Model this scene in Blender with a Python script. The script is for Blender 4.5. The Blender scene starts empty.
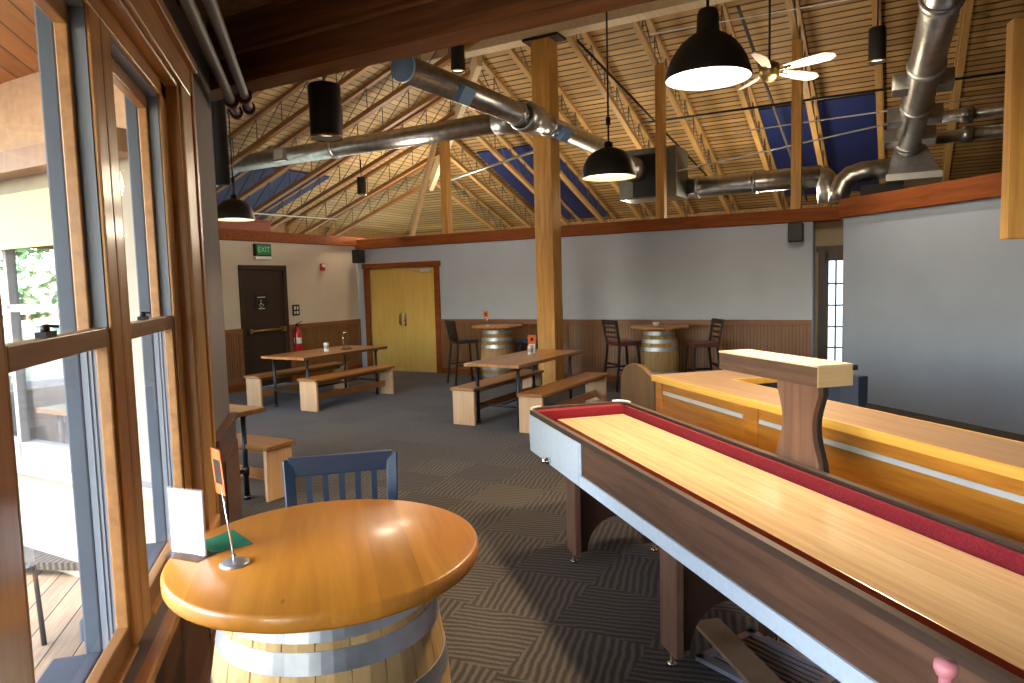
import bpy, bmesh, math, random
from mathutils import Vector, Matrix
random.seed(7)
S2=2**-.5
PI=math.pi
scene=bpy.context.scene
COL=scene.collection
def UV(u,v,z=0.0): return Vector(((u-v)*S2,(u+v)*S2,z))
# ------------------------------------------------------------------ materials
def nt(name):
    m=bpy.data.materials.new(name); m.use_nodes=True
    t=m.node_tree; b=t.nodes['Principled BSDF']
    return m,t,b
def N(t,typ,**k):
    n=t.nodes.new(typ)
    for a,v in k.items(): setattr(n,a,v)
    return n
def ramp(t,fac,stops):
    r=N(t,'ShaderNodeValToRGB'); e=r.color_ramp.elements
    while len(e)<len(stops): e.new(.5)
    for i,(p,c) in enumerate(stops): e[i].position=p; e[i].color=(*c,1)
    t.links.new(fac,r.inputs[0]); return r.outputs[0]
def mth(t,op,a,b=None):
    n=N(t,'ShaderNodeMath',operation=op)
    for i,x in enumerate((a,b)):
        if x is None: continue
        if isinstance(x,(int,float)): n.inputs[i].default_value=x
        else: t.links.new(x,n.inputs[i])
    return n.outputs[0]
def mixc(t,f,a,b,mode='MIX'):
    n=N(t,'ShaderNodeMix',data_type='RGBA',blend_type=mode)
    for i,x in ((0,f),(6,a),(7,b)):
        if isinstance(x,(int,float)): n.inputs[i].default_value=x
        elif isinstance(x,tuple): n.inputs[i].default_value=(*x,1)
        else: t.links.new(x,n.inputs[i])
    return n.outputs[2]
def plain(name,c,rough=.6,metal=0,spec=None,coat=0,noise=0,nscale=8,bump=0,emit=None,es=0):
    m,t,b=nt(name)
    b.inputs['Base Color'].default_value=(*c,1); b.inputs['Roughness'].default_value=rough
    b.inputs['Metallic'].default_value=metal; b.inputs['Coat Weight'].default_value=coat
    if spec is not None: b.inputs['Specular IOR Level'].default_value=spec
    if emit: b.inputs['Emission Color'].default_value=(*emit,1); b.inputs['Emission Strength'].default_value=es
    co=N(t,'ShaderNodeTexCoord'); n=N(t,'ShaderNodeTexNoise'); n.inputs['Scale'].default_value=nscale; n.inputs['Detail'].default_value=5
    t.links.new(co.outputs['Object'],n.inputs['Vector'])
    k=max(noise,.03)
    c1=tuple(x*(1-k) for x in c); c2=tuple(min(1,x*(1+k)) for x in c)
    t.links.new(ramp(t,n.outputs['Fac'],[(.3,c1),(.7,c2)]),b.inputs['Base Color'])
    if bump:
        bp=N(t,'ShaderNodeBump'); bp.inputs['Strength'].default_value=bump; bp.inputs['Distance'].default_value=.01
        t.links.new(n.outputs['Fac'],bp.inputs['Height']); t.links.new(bp.outputs[0],b.inputs['Normal'])
    return m
def wood(name,c1,c2,axis=0,scale=1.0,rough=.45,coat=0.0,plank=None,pvar=.25,gap=.0,contrast=1.0,knots=False,across=None,spec=.5,gapc=None):
    """grain runs along local axis; plank = board width measured along `across`"""
    m,t,b=nt(name)
    co=N(t,'ShaderNodeTexCoord'); mp=N(t,'ShaderNodeMapping')
    sc=[14*scale]*3; sc[axis]=1.0*scale; mp.inputs['Scale'].default_value=sc
    vec=co.outputs['Object']
    sep=N(t,'ShaderNodeSeparateXYZ'); t.links.new(vec,sep.inputs[0])
    rnd=None
    if plank:
        ac=across if across is not None else (1 if axis==0 else 0)
        q=mth(t,'DIVIDE',sep.outputs[ac],plank)
        fl=mth(t,'FLOOR',q)
        wn=N(t,'ShaderNodeTexWhiteNoise',noise_dimensions='1D'); t.links.new(fl,wn.inputs['W'])
        rnd=wn.outputs['Value']
        cmb=N(t,'ShaderNodeCombineXYZ'); t.links.new(mth(t,'MULTIPLY',rnd,7.3),cmb.inputs[axis])
        va=N(t,'ShaderNodeVectorMath',operation='ADD'); t.links.new(vec,va.inputs[0]); t.links.new(cmb.outputs[0],va.inputs[1]); vec=va.outputs[0]
    t.links.new(vec,mp.inputs['Vector'])
    n=N(t,'ShaderNodeTexNoise'); n.inputs['Scale'].default_value=1.6; n.inputs['Detail'].default_value=6; n.inputs['Roughness'].default_value=.62; n.inputs['Distortion'].default_value=.6
    t.links.new(mp.outputs[0],n.inputs['Vector'])
    mid=tuple((a+b_)/2 for a,b_ in zip(c1,c2))
    w=.22/contrast
    col=ramp(t,n.outputs['Fac'],[(.5-w,c1),(.5,mid),(.5+w,c2)])
    if plank:
        f=mth(t,'ADD',1-pvar,mth(t,'MULTIPLY',rnd,pvar*1.5))
        g=N(t,'ShaderNodeCombineColor');
        for i in range(3): t.links.new(f,g.inputs[i])
        col=mixc(t,1.0,col,g.outputs[0],'MULTIPLY')
        if gap:
            fr=mth(t,'FRACT',q); lt=mth(t,'LESS_THAN',fr,gap/plank)
            col=mixc(t,lt,col,gapc or tuple(x*.12 for x in c1))
    if knots:
        vo=N(t,'ShaderNodeTexVoronoi'); vo.inputs['Scale'].default_value=4.6
        mp2=N(t,'ShaderNodeMapping'); s2=[1.7]*3; s2[axis]=.8; mp2.inputs['Scale'].default_value=s2
        t.links.new(vec,mp2.inputs[0]); t.links.new(mp2.outputs[0],vo.inputs['Vector'])
        k=ramp(t,vo.outputs['Distance'],[(0.03,(1,1,1)),(.075,(0,0,0))])
        col=mixc(t,mth(t,'MULTIPLY',k,.8),col,tuple(x*.3 for x in c1))
    t.links.new(col,b.inputs['Base Color'])
    b.inputs['Roughness'].default_value=rough; b.inputs['Coat Weight'].default_value=coat; b.inputs['Coat Roughness'].default_value=.15
    b.inputs['Specular IOR Level'].default_value=spec
    bp=N(t,'ShaderNodeBump'); bp.inputs['Strength'].default_value=.12; bp.inputs['Distance'].default_value=.004
    t.links.new(n.outputs['Fac'],bp.inputs['Height']); t.links.new(bp.outputs[0],b.inputs['Normal'])
    return m
def carpet_mat():
    m,t,b=nt('carpet_planks')
    co=N(t,'ShaderNodeTexCoord'); mp=N(t,'ShaderNodeMapping'); mp.inputs['Rotation'].default_value=(0,0,-PI/4)
    t.links.new(co.outputs['Object'],mp.inputs[0]); sep=N(t,'ShaderNodeSeparateXYZ'); t.links.new(mp.outputs[0],sep.inputs[0])
    x,y=sep.outputs[0],sep.outputs[1]
    fx=mth(t,'FLOOR',mth(t,'DIVIDE',x,.5)); fy=mth(t,'FLOOR',mth(t,'DIVIDE',y,.5))
    par=mth(t,'MODULO',mth(t,'ADD',mth(t,'ADD',fx,fy),400),2)
    nz=N(t,'ShaderNodeTexNoise'); nz.inputs['Scale'].default_value=5; nz.inputs['Detail'].default_value=3; t.links.new(mp.outputs[0],nz.inputs['Vector'])
    off=mth(t,'MULTIPLY',nz.outputs['Fac'],1.3)
    wx=mth(t,'SINE',mth(t,'ADD',mth(t,'MULTIPLY',mth(t,'ADD',x,mth(t,'MULTIPLY',y,.25)),150),mth(t,'MULTIPLY',off,6)))
    wy=mth(t,'SINE',mth(t,'ADD',mth(t,'MULTIPLY',mth(t,'SUBTRACT',y,mth(t,'MULTIPLY',x,.25)),150),mth(t,'MULTIPLY',off,6)))
    mx=N(t,'ShaderNodeMix',data_type='FLOAT'); t.links.new(par,mx.inputs[0]); t.links.new(wx,mx.inputs[2]); t.links.new(wy,mx.inputs[3])
    n2=N(t,'ShaderNodeTexNoise'); n2.inputs['Scale'].default_value=120; n2.inputs['Detail'].default_value=2; t.links.new(mp.outputs[0],n2.inputs['Vector'])
    f=mth(t,'ADD',mth(t,'ADD',mth(t,'MULTIPLY',mx.outputs[0],.13),.28),mth(t,'MULTIPLY',n2.outputs['Fac'],.40))
    cmb=N(t,'ShaderNodeCombineXYZ'); t.links.new(fx,cmb.inputs[0]); t.links.new(fy,cmb.inputs[1])
    wn=N(t,'ShaderNodeTexWhiteNoise',noise_dimensions='2D'); t.links.new(cmb.outputs[0],wn.inputs['Vector'])
    f=mth(t,'ADD',f,mth(t,'MULTIPLY',wn.outputs['Value'],.10))
    col=ramp(t,f,[(.2,(.008,.007,.006)),(.5,(.048,.040,.032)),(.8,(.135,.113,.088))])
    t.links.new(col,b.inputs['Base Color']); b.inputs['Roughness'].default_value=.95; b.inputs['Specular IOR Level'].default_value=.15; b.inputs['Sheen Weight'].default_value=.11; b.inputs['Sheen Roughness'].default_value=.4; b.inputs['Sheen Tint'].default_value=(.85,.9,1,1)
    bp=N(t,'ShaderNodeBump'); bp.inputs['Strength'].default_value=.5; bp.inputs['Distance'].default_value=.006
    t.links.new(f,bp.inputs['Height']); t.links.new(bp.outputs[0],b.inputs['Normal'])
    return m
def glass_mat(name,refl=1.0,tint=(1,1,1)):
    m=bpy.data.materials.new(name); m.use_nodes=True; t=m.node_tree; t.nodes.clear()
    o=N(t,'ShaderNodeOutputMaterial'); mix=N(t,'ShaderNodeMixShader'); tr=N(t,'ShaderNodeBsdfTransparent'); gl=N(t,'ShaderNodeBsdfGlossy')
    tr.inputs[0].default_value=(*tint,1); gl.inputs['Roughness'].default_value=.03
    fr=N(t,'ShaderNodeFresnel'); fr.inputs[0].default_value=1.45
    t.links.new(mth(t,'MULTIPLY',fr.outputs[0],refl),mix.inputs[0]); t.links.new(tr.outputs[0],mix.inputs[1]); t.links.new(gl.outputs[0],mix.inputs[2]); t.links.new(mix.outputs[0],o.inputs[0])
    return m
def spiral_mat():
    m,t,b=nt('galvanised_spiral')
    b.inputs['Metallic'].default_value=1; b.inputs['Roughness'].default_value=.32
    co=N(t,'ShaderNodeTexCoord'); n=N(t,'ShaderNodeTexNoise'); n.inputs['Scale'].default_value=9; t.links.new(co.outputs['Object'],n.inputs['Vector'])
    t.links.new(ramp(t,n.outputs['Fac'],[(.3,(.42,.43,.44)),(.7,(.62,.63,.63))]),b.inputs['Base Color'])
    w=N(t,'ShaderNodeTexWave',wave_type='BANDS',bands_direction='Z'); w.inputs['Scale'].default_value=3.2
    t.links.new(co.outputs['Object'],w.inputs['Vector'])
    r=ramp(t,w.outputs['Fac'],[(.82,(0,0,0)),(.95,(1,1,1))])
    bp=N(t,'ShaderNodeBump'); bp.inputs['Strength'].default_value=.25; bp.inputs['Distance'].default_value=.004
    t.links.new(r,bp.inputs['Height']); t.links.new(bp.outputs[0],b.inputs['Normal'])
    return m
M={}
M['carpet']=carpet_mat()
M['paint_grey']=plain('grey_blue_paint',(.42,.47,.58),.7,noise=.04,nscale=2)
M['shade_blue']=plain('slate_blue_shade',(.09,.13,.24),.7)  # blue of the skylit shade put into the colour
M['paint_cream']=plain('cream_paint',(.58,.515,.44),.7,noise=.04,nscale=2)
M['paint_beige']=plain('beige_paint',(.36,.29,.19),.7)
M['paint_taupe']=plain('taupe_paint',(.17,.15,.155),.75,noise=.06,nscale=3)
M['trimwood']=wood('reddish_trim_wood',(.15,.040,.010),(.29,.085,.022),0,1.0,.65,spec=.15)
M['trimwood_y']=wood('reddish_trim_wood_y',(.15,.040,.010),(.29,.085,.022),1,1.0,.65,spec=.15)
M['casing_z']=wood('honey_casing_vertical',(.34,.15,.035),(.56,.28,.075),2,1.0,.38,.15)
M['casing_y']=wood('honey_casing_horizontal',(.30,.125,.03),(.50,.24,.065),1,1.0,.38,.15)
M['sash']=wood('brown_sash_wood',(.20,.085,.02),(.34,.155,.04),1,1.0,.4,.1)
M['darkwood_y']=wood('dark_red_wood',(.045,.014,.006),(.11,.036,.014),1,1.2,.4,.2)
M['darkwood_z']=wood('dark_door_casing',(.02,.011,.008),(.05,.028,.018),2,1.2,.45)
M['wainscot']=wood('beadboard_wainscot',(.16,.07,.025),(.27,.125,.048),2,1.2,.45,.1,plank=.05,pvar=.12,gap=.007,across=0)
M['wainrail']=wood('wainscot_rail',(.17,.065,.026),(.27,.11,.045),0,1.0,.45)
M['post']=wood('fir_post',(.34,.15,.028),(.66,.36,.085),2,.9,.55,knots=True)
M['beam']=wood('header_glulam',(.11,.042,.012),(.28,.115,.035),0,.7,.5,plank=.05,pvar=.22,across=2)
M['pale']=wood('pale_new_timber',(.55,.43,.27),(.74,.62,.42),0,1.0,.6)
M['palez']=wood('pale_new_timber_z',(.50,.36,.20),(.70,.54,.33),2,1.0,.6)
M['chord']=wood('truss_chord',(.20,.085,.022),(.36,.17,.055),0,1.0,.55)
M['chord_pale']=wood('pale_truss_chord',(.36,.20,.06),(.58,.36,.13),0,1.0,.55)
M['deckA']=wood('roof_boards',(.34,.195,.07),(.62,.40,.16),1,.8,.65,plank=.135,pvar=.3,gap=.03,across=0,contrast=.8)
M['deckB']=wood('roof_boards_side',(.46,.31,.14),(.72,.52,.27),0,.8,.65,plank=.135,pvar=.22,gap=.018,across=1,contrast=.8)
M['osb']=plain('strand_board',(.36,.22,.10),.8,noise=.3,nscale=24)
M['blue']=plain('deep_blue_panel',(.008,.022,.13),.6)
M['blackmetal']=plain('black_steel',(.018,.018,.02),.42,metal=.4)
M['blackmatte']=plain('black_matte',(.012,.012,.013),.6)
M['webmetal']=plain('truss_web_steel',(.12,.11,.10),.45,metal=.7)
M['spiral']=spiral_mat()
M['cap_skylit']=plain('skylit_duct_metal',(.20,.36,.62),.5)  # sheet metal with blue sky light put into its base colour
M['galv']=plain('galvanised_sheet',(.50,.52,.54),.35,metal=.9,noise=.12,nscale=14)
M['hoop']=plain('hoop_steel',(.50,.53,.57),.42,metal=.85,noise=.12,nscale=18)
M['greypipe']=plain('grey_painted_pipe',(.09,.085,.085),.6)
M['redpaint']=plain('red_coupling',(.12,.012,.01),.6)
M['tabletop']=wood('honey_fir_tabletop',(.52,.18,.018),(.76,.32,.04),1,.8,.36,.2,plank=.115,pvar=.16,across=0,knots=True,contrast=.8)
M['stave']=wood('oak_staves',(.44,.27,.10),(.66,.44,.19),2,1.3,.6)
M['stavedark']=wood('oak_staves_dark',(.26,.15,.06),(.42,.27,.11),2,1.3,.6)
M['picnic']=wood('picnic_boards',(.34,.14,.035),(.54,.25,.075),0,1.0,.32,.35,plank=.14,pvar=.2,gap=.004,across=1)
M['benchtop']=wood('bench_boards',(.29,.115,.03),(.48,.21,.06),0,1.0,.35,.3)
M['benchend']=wood('pine_bench_end',(.62,.35,.17),(.80,.52,.29),2,1.0,.5,knots=True)
M['pipe_dark']=plain('dark_iron_pipe',(.045,.05,.06),.4,metal=.7)
M['navy']=plain('navy_black_lacquer',(.022,.045,.085),.35,coat=.25)
M['stoolblack']=plain('black_brown_lacquer',(.022,.015,.013),.4)
M['vinyl']=plain('maroon_vinyl',(.10,.025,.022),.4)
M['maple']=wood('lacquered_maple',(.60,.40,.20),(.78,.58,.34),1,1.4,.24,.4,plank=.022,pvar=.12,across=0,contrast=.9)
M['walnut']=wood('walnut_laminate',(.05,.024,.014),(.16,.08,.048),1,1.2,.45)
M['walnut_z']=wood('walnut_laminate_z',(.11,.055,.033),(.24,.125,.08),2,1.2,.45)
M['rim']=wood('dark_walnut_rim',(.035,.018,.012),(.075,.04,.028),1,1.2,.5)
M['cableg']=plain('dark_brown_cabinet',(.05,.022,.014),.5,noise=.1)
M['whitetrim']=plain('brushed_white_metal',(.62,.73,.86),.45,noise=.05,nscale=40)
M['redcarpet']=plain('red_carpet_lining',(.21,.006,.016),.95,noise=.35,nscale=160,bump=.6)
M['chrome']=plain('chrome',(.75,.76,.78),.15,metal=1)
M['ledge']=wood('counter_ledge_top',(.28,.17,.085),(.42,.27,.15),1,1.0,.35,.3)
M['counter']=wood('orange_oak_panels',(.36,.12,.012),(.60,.235,.028),1,1.1,.35,.3,contrast=1.2)
M['edgeband']=wood('yellow_edge_band',(.58,.31,.05),(.75,.45,.09),1,1.0,.4)
M['endpanel']=wood('brown_end_panel',(.085,.042,.014),(.18,.09,.03),2,1.2,.4)
M['silver']=plain('silver_strip',(.66,.67,.68),.4,metal=.3)
M['paleply']=wood('pale_plywood_end',(.55,.38,.18),(.70,.52,.28),0,1.5,.5)
M['paletop']=wood('pale_score_top',(.66,.50,.33),(.80,.66,.48),1,1.0,.4,.2)
M['doubledoor']=wood('golden_veneer_door',(.60,.39,.09),(.78,.54,.16),2,.7,.42,.15,contrast=.8)
M['exitdoor']=plain('dark_bronze_door',(.030,.017,.013),.45)
M['brass']=plain('brass',(.55,.40,.16),.3,metal=1)
M['exitgreen']=plain('exit_sign_green',(.01,.10,.03),.5,emit=(.02,.45,.1),es=.06)
M['exitletter']=plain('exit_letters',(.1,.6,.3),.5,emit=(.1,.8,.3),es=.15)
M['white']=plain('white_plastic',(.80,.81,.82),.4)
M['paper']=plain('white_paper',(.85,.86,.88),.6)
M['acrylic']=glass_mat('clear_acrylic',.5,(.97,.98,1))
M['green']=plain('green_card',(.01,.24,.14),.5)
M['orange']=plain('orange_card',(.75,.15,.03),.5)
M['redext']=plain('extinguisher_red',(.50,.012,.015),.3,coat=.5)
M['lampblack']=plain('lamp_enamel',(.013,.013,.014),.5)
M['lampwhite']=plain('lamp_inner_white',(.85,.82,.75),.5)
M['bulb']=plain('lamp_diffuser',(1,1,1),.5,emit=(1,.86,.66),es=9)
M['bulbdim']=plain('spot_lens',(1,1,1),.5,emit=(1,.80,.52),es=2.2)
M['bulbfar']=plain('dome_lens',(1,1,1),.5,emit=(1,.80,.52),es=4)
M['glass']=glass_mat('window_glass',.12)
M['glass_wing']=glass_mat('wing_glass',.5,(.95,.98,1))
M['daylit_pane']=plain('door_daylight_pane',(.7,.8,.85),.2,emit=(.62,.78,.95),es=1.6)  # pane glows by itself in place of daylight behind the glass
M['vinyljamb']=plain('grey_vinyl_jamb',(.17,.195,.24),.5)
M['extgrey']=plain('slate_exterior_casing',(.045,.062,.09),.6,noise=.1,nscale=6)
M['extlight']=plain('pale_grey_exterior',(.26,.26,.27),.6)
M['siding']=plain('cream_siding',(.27,.235,.18),.75,noise=.06,nscale=5)
M['stucco']=plain('tan_stucco',(.46,.30,.19),.8,noise=.12,nscale=20)
M['soffit']=wood('cedar_soffit',(.26,.09,.015),(.42,.16,.035),1,.8,.5,plank=.14,pvar=.2,gap=.01,across=0)
M['deckboards']=wood('weathered_deck',(.20,.135,.085),(.34,.25,.165),1,1.2,.75,plank=.14,pvar=.15,gap=.008,across=0)
M['yellow']=plain('yellow_shade_cloth',(.80,.66,.22),.8)
M['brownpost']=wood('outdoor_post',(.20,.11,.06),(.34,.20,.11),2,1,.6)
M['leaf']=plain('leaf_green',(.10,.24,.06),.7,noise=.5,nscale=2)
M['bark']=plain('bark',(.12,.08,.05),.9,noise=.3)
M['lawn']=plain('dry_grass',(.20,.19,.11),.95,noise=.4,nscale=1)
M['fanblade']=plain('fan_blade_white',(.62,.58,.52),.5)
M['cardboard']=plain('brown_board',(.28,.19,.11),.8,noise=.15)
M['greyvent']=plain('grey_vent_metal',(.34,.36,.42),.45,metal=.4)
M['tan_chair']=plain('outdoor_chair_metal',(.05,.05,.055),.5,metal=.3)
M['orangecloth']=plain('orange_cloth',(.55,.16,.05),.8)
M['pink']=plain('pink_plastic',(.55,.20,.25),.4)
M['olive']=plain('olive_plastic',(.30,.28,.12),.5)
M['redduct']=plain('red_brown_shade',(.28,.05,.02),.5)
# ------------------------------------------------------------------ mesh building
class MB:
    def __init__(s): s.bm=bmesh.new()
    def box(s,a,b,mat=None):
        (x0,y0,z0),(x1,y1,z1)=a,b
        vs=[(x0,y0,z0),(x1,y0,z0),(x1,y1,z0),(x0,y1,z0),(x0,y0,z1),(x1,y0,z1),(x1,y1,z1),(x0,y1,z1)]
        v=[s.bm.verts.new(mat@Vector(q) if mat else q) for q in vs]
        for f in ((0,3,2,1),(4,5,6,7),(0,1,5,4),(1,2,6,5),(2,3,7,6),(3,0,4,7)): s.bm.faces.new([v[i] for i in f])
        return s
    def ubox(s,u0,v0,z0,u1,v1,z1):
        """box in the hall's own axes (u,v), which stand 45 degrees to x,y"""
        return s.box((u0,v0,z0),(u1,v1,z1),Matrix.Rotation(PI/4,4,'Z'))
    def bar(s,p,q,w,h,up=(0,0,1)):
        p,q=Vector(p),Vector(q); d=(q-p); L=d.length; d.normalize(); up=Vector(up)
        if abs(d.dot(up))>.99: up=Vector((1,0,0))
        r=d.cross(up).normalized(); u=r.cross(d)
        m=Matrix((( *r,),(*d,),(*u,))).transposed().to_4x4(); m.translation=p
        return s.box((-w/2,0,-h/2),(w/2,L,h/2),m)
    def tube(s,pts,r,n=12,cap=True,r2=None):
        pts=[Vector(p) for p in pts]; rings=[]
        ref=None
        for i,p in enumerate(pts):
            if i==0: d=pts[1]-p
            elif i==len(pts)-1: d=p-pts[i-1]
            else: d=(pts[i+1]-p).normalized()+(p-pts[i-1]).normalized()
            d.normalize()
            if ref is None:
                ref=Vector((0,0,1)) if abs(d.z)<.9 else Vector((1,0,0))
            a=d.cross(ref).normalized(); b=a.cross(d).normalized(); ref=b
            rr=r if r2 is None else r+(r2-r)*i/(len(pts)-1)
            rings.append([s.bm.verts.new(p+rr*(math.cos(t)*a+math.sin(t)*b)) for t in [2*PI*k/n for k in range(n)]])
        for A,B in zip(rings,rings[1:]):
            for k in range(n):
                f=s.bm.faces.new((A[k],A[(k+1)%n],B[(k+1)%n],B[k])); f.smooth=True
        if cap:
            s.bm.faces.new(rings[0][::-1]); s.bm.faces.new(rings[-1])
        return s
    def lathe(s,prof,n=32,c=(0,0,0),closed=False,mat=None):
        c=Vector(c); rings=[]
        for r,z in prof:
            if r<1e-6: v=s.bm.verts.new((mat@Vector((0,0,z)) if mat else Vector((0,0,z)))+c); rings.append([v])
            else: 
                ring=[]
                for k in range(n):
                    q=Vector((r*math.cos(2*PI*k/n),r*math.sin(2*PI*k/n),z))
                    ring.append(s.bm.verts.new((mat@q if mat else q)+c))
                rings.append(ring)
        pairs=list(zip(rings,rings[1:]))
        if closed: pairs.append((rings[-1],rings[0]))
        for A,B in pairs:
            for k in range(n):
                k2=(k+1)%n
                if len(A)==1 and len(B)==1: continue
                if len(A)==1: f=s.bm.faces.new((A[0],B[k],B[k2]))
                elif len(B)==1: f=s.bm.faces.new((A[k],A[k2],B[0]))
                else: f=s.bm.faces.new((A[k],A[k2],B[k2],B[k]))
                f.smooth=True
        return s
    def prism(s,poly,h0,h1,fn=None):
        """polygon (a,b) extruded along third axis; fn maps (a,b,h) to xyz"""
        fn=fn or (lambda a,b,h:(a,b,h))
        A=[s.bm.verts.new(fn(a,b,h0)) for a,b in poly]; B=[s.bm.verts.new(fn(a,b,h1)) for a,b in poly]
        n=len(poly)
        s.bm.faces.new(A[::-1]); s.bm.faces.new(B)
        for k in range(n): s.bm.faces.new((A[k],A[(k+1)%n],B[(k+1)%n],B[k]))
        return s
    def build(s,name,mat,parent=None,bevel=0,loc=None,rot=None,seg=2):
        bmesh.ops.recalc_face_normals(s.bm,faces=s.bm.faces)
        me=bpy.data.meshes.new(name); s.bm.to_mesh(me); s.bm.free()
        o=bpy.data.objects.new(name,me); COL.objects.link(o)
        me.materials.append(mat if not isinstance(mat,str) else M[mat])
        if parent is not None: o.parent=parent
        if loc is not None: o.location=loc
        if rot is not None: o.rotation_euler=rot
        if bevel:
            b=o.modifiers.new('bevel','BEVEL'); b.width=bevel; b.segments=seg; b.limit_method='ANGLE'; b.angle_limit=math.radians(50)
        return o
def thing(name,label,cat,loc=(0,0,0),rz=0,group=None,kind=None):
    o=bpy.data.objects.new(name,None); COL.objects.link(o); o.empty_display_size=.1
    o.location=loc; o.rotation_euler=(0,0,rz)
    if kind: o['kind']=kind
    if label: o['label']=label
    if cat: o['category']=cat
    if group: o['group']=group
    return o
def tag(o,label,cat,group=None,kind=None):
    o['label']=label; o['category']=cat
    if group: o['group']=group
    if kind: o['kind']=kind
    return o
def struct(o,label=None):
    o['kind']='structure'
    if label: o['label']=label
    return o
def copy_tree(o,parent=None):
    c=o.copy(); COL.objects.link(c); c.parent=parent
    for ch in list(o.children): copy_tree(ch,c)
    return c
def text(body,size,mat,parent,loc,rot,name='lettering',ext=.002):
    cu=bpy.data.curves.new(name,'FONT'); cu.body=body; cu.size=size; cu.extrude=ext; cu.align_x='CENTER'; cu.align_y='CENTER'
    tmp=bpy.data.objects.new('tmp',cu); COL.objects.link(tmp); dg=bpy.context.evaluated_depsgraph_get(); dg.update()
    me=bpy.data.meshes.new_from_object(tmp.evaluated_get(dg)); bpy.data.objects.remove(tmp); me.materials.clear(); me.materials.append(M[mat])
    o=bpy.data.objects.new(name,me); COL.objects.link(o); o.parent=parent; o.location=loc; o.rotation_euler=rot
    return o

WU=11.02   # far wall plane (u)
WV=9.80    # exit wall plane (v)
# ================================================================== SETTING
struct(MB().prism([(-.54,-4),(9,-4),(20,4),(12,22),(-12,14),(-12,9),(-.54,4.5)],-.05,0).build('floor','carpet'),'brown and grey carpet laid in patterned squares')
# window wall on the left (x = -0.54 inner face)
WIN=[(-2.6,-1.75),(-1.6,-.75),(-.45,.30),(.5,1.22),(1.545,2.29),(2.49,3.24)]
ZB,ZT=.62,2.53
w=MB()
w.box((-.70,-4,-.1),(-.54,3.24,ZB)); w.box((-.70,-4,2.60),(-.54,3.36,3.0)); w.box((-.70,-4,ZT),(-.60,3.24,2.6)); w.box((-.70,3.24,-.1),(-.60,3.36,2.6)); w.box((-.70,3.36,-.1),(-.54,4.5,3.0))
prev=-4
for a,b in WIN:
    if a-prev>.25: w.box((-.70,prev,ZB),(-.60,a,ZT))
    prev=b
struct(w.build('wall_left','paint_taupe'))
# wood panelling below the windows and on the wall end
w=MB(); w.box((-.54,-4,.0),(-.515,3.16,.56)); w.box((-.54,3.62,0),(-.507,4.5,.93)); w.box((-.54,3.64,.93),(-.49,4.5,.965)); w.box((-.507,3.9,.0),(-.50,4.5,.80)); w.box((-.54,-4,0),(-.49,4.5,.12))
struct(w.build('trim_1','darkwood_y',bevel=.006),'dark red wood panelling below the windows')
# sill board
struct(MB().box((-.60,-4,.575),(-.50,3.60,.615)).build('trim_2','casing_y',bevel=.008),'honey wood window sill')
# head and side casing
w=MB(); w.box((-.60,-4,2.585),(-.53,3.36,2.605)); w.box((-.54,-4,2.605),(-.515,3.62,2.73)); w.box((-.54,-4,2.73),(-.49,3.66,2.78))
struct(w.build('trim_3','casing_y',bevel=.006),'honey wood casing over the windows')
w=MB(); w.box((-.60,3.24,.615),(-.578,3.36,2.585)); w.box((-.60,3.345,.615),(-.53,3.362,2.605)); w.box((-.54,3.362,.615),(-.517,3.60,2.605)); w.box((-.54,3.60,.3),(-.508,3.66,2.73))
struct(w.build('trim_4','casing_z',bevel=.006),'honey wood casing right of the windows')
def window(i,a,b):
    r=thing('window_%d'%i,None,None,kind='structure')
    # inner wood lining
    f=MB()
    for y0,y1 in ((a,a+.008),(b-.008,b)): f.box((-.592,y0,ZB),(-.58,y1,ZT))
    f.box((-.60,a-.1,ZT-.01),(-.578,b+.1,ZT+.07)); f.box((-.60,a+.01,ZB-.005),(-.57,b-.01,ZB+.012))
    f.build('window_lining','casing_z',r,bevel=.004)
    g=MB()
    for y0,y1 in ((a,a+.012),(b-.012,b)): g.box((-.668,y0,ZB),(-.592,y1,ZT))
    for xx in (-.628,-.640,-.652):
        for y0,y1 in ((a+.012,a+.018),(b-.018,b-.012)): g.box((xx-.003,y0,ZB),(xx+.003,y1,1.55))
    g.box((-.63,a+.013,ZT-.02),(-.592,b-.013,ZT)); g.build('jamb_liner','vinyljamb',r)
    for xx in (-.617,-.634,-.648):
        pass
    g=MB()
    for y0,y1 in ((a,a+.016),(b-.016,b)): g.box((-.715,y0,ZB-.0),(-.668,y1,ZT+.0))
    g.box((-.715,a+.017,ZT-.02),(-.668,b-.017,ZT)); g.box((-.80,a+.017,ZB-.06),(-.668,b-.017,ZB+.012)); g.build('exterior_casing','extgrey',r,bevel=.006)
    for nm,x0,x1,z0,z1 in (('lower_sash',-.622,-.588,ZB+.012,1.605),('upper_sash',-.665,-.63,1.545,ZT-.02)):
        s=MB(); bw=.034
        s.box((x0,a+.013,z0),(x1,a+bw,z1)); s.box((x0,b-bw,z0),(x1,b-.013,z1))
        s.box((x0,a+bw,z0),(x1,b-bw,z0+(.07 if nm=='lower_sash' else .05))); s.box((x0,a+bw,z1-.055),(x1,b-bw,z1))
        so=s.build(nm,'sash',r,bevel=.004)
        xm=(x0+x1)/2
        MB().box((xm-.003,a+bw-.005,z0+.05),(xm+.003,b-bw+.005,z1-.045)).build('pane','glass',so)
    l=MB(); ym=(a+b)/2-.08
    l.box((-.618,ym-.03,1.605),(-.595,ym+.04,1.618)); l.lathe([(0,0),(.010,0),(.010,.016),(0,.02)],12,(-.606,ym,1.616)); l.bar((-.606,ym,1.632),(-.59,ym+.03,1.628),.010,.007)
    l.build('sash_lock','blackmetal',r)
    return r
for i,(a,b) in enumerate(WIN[::-1]): window(i+1,a,b)
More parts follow.
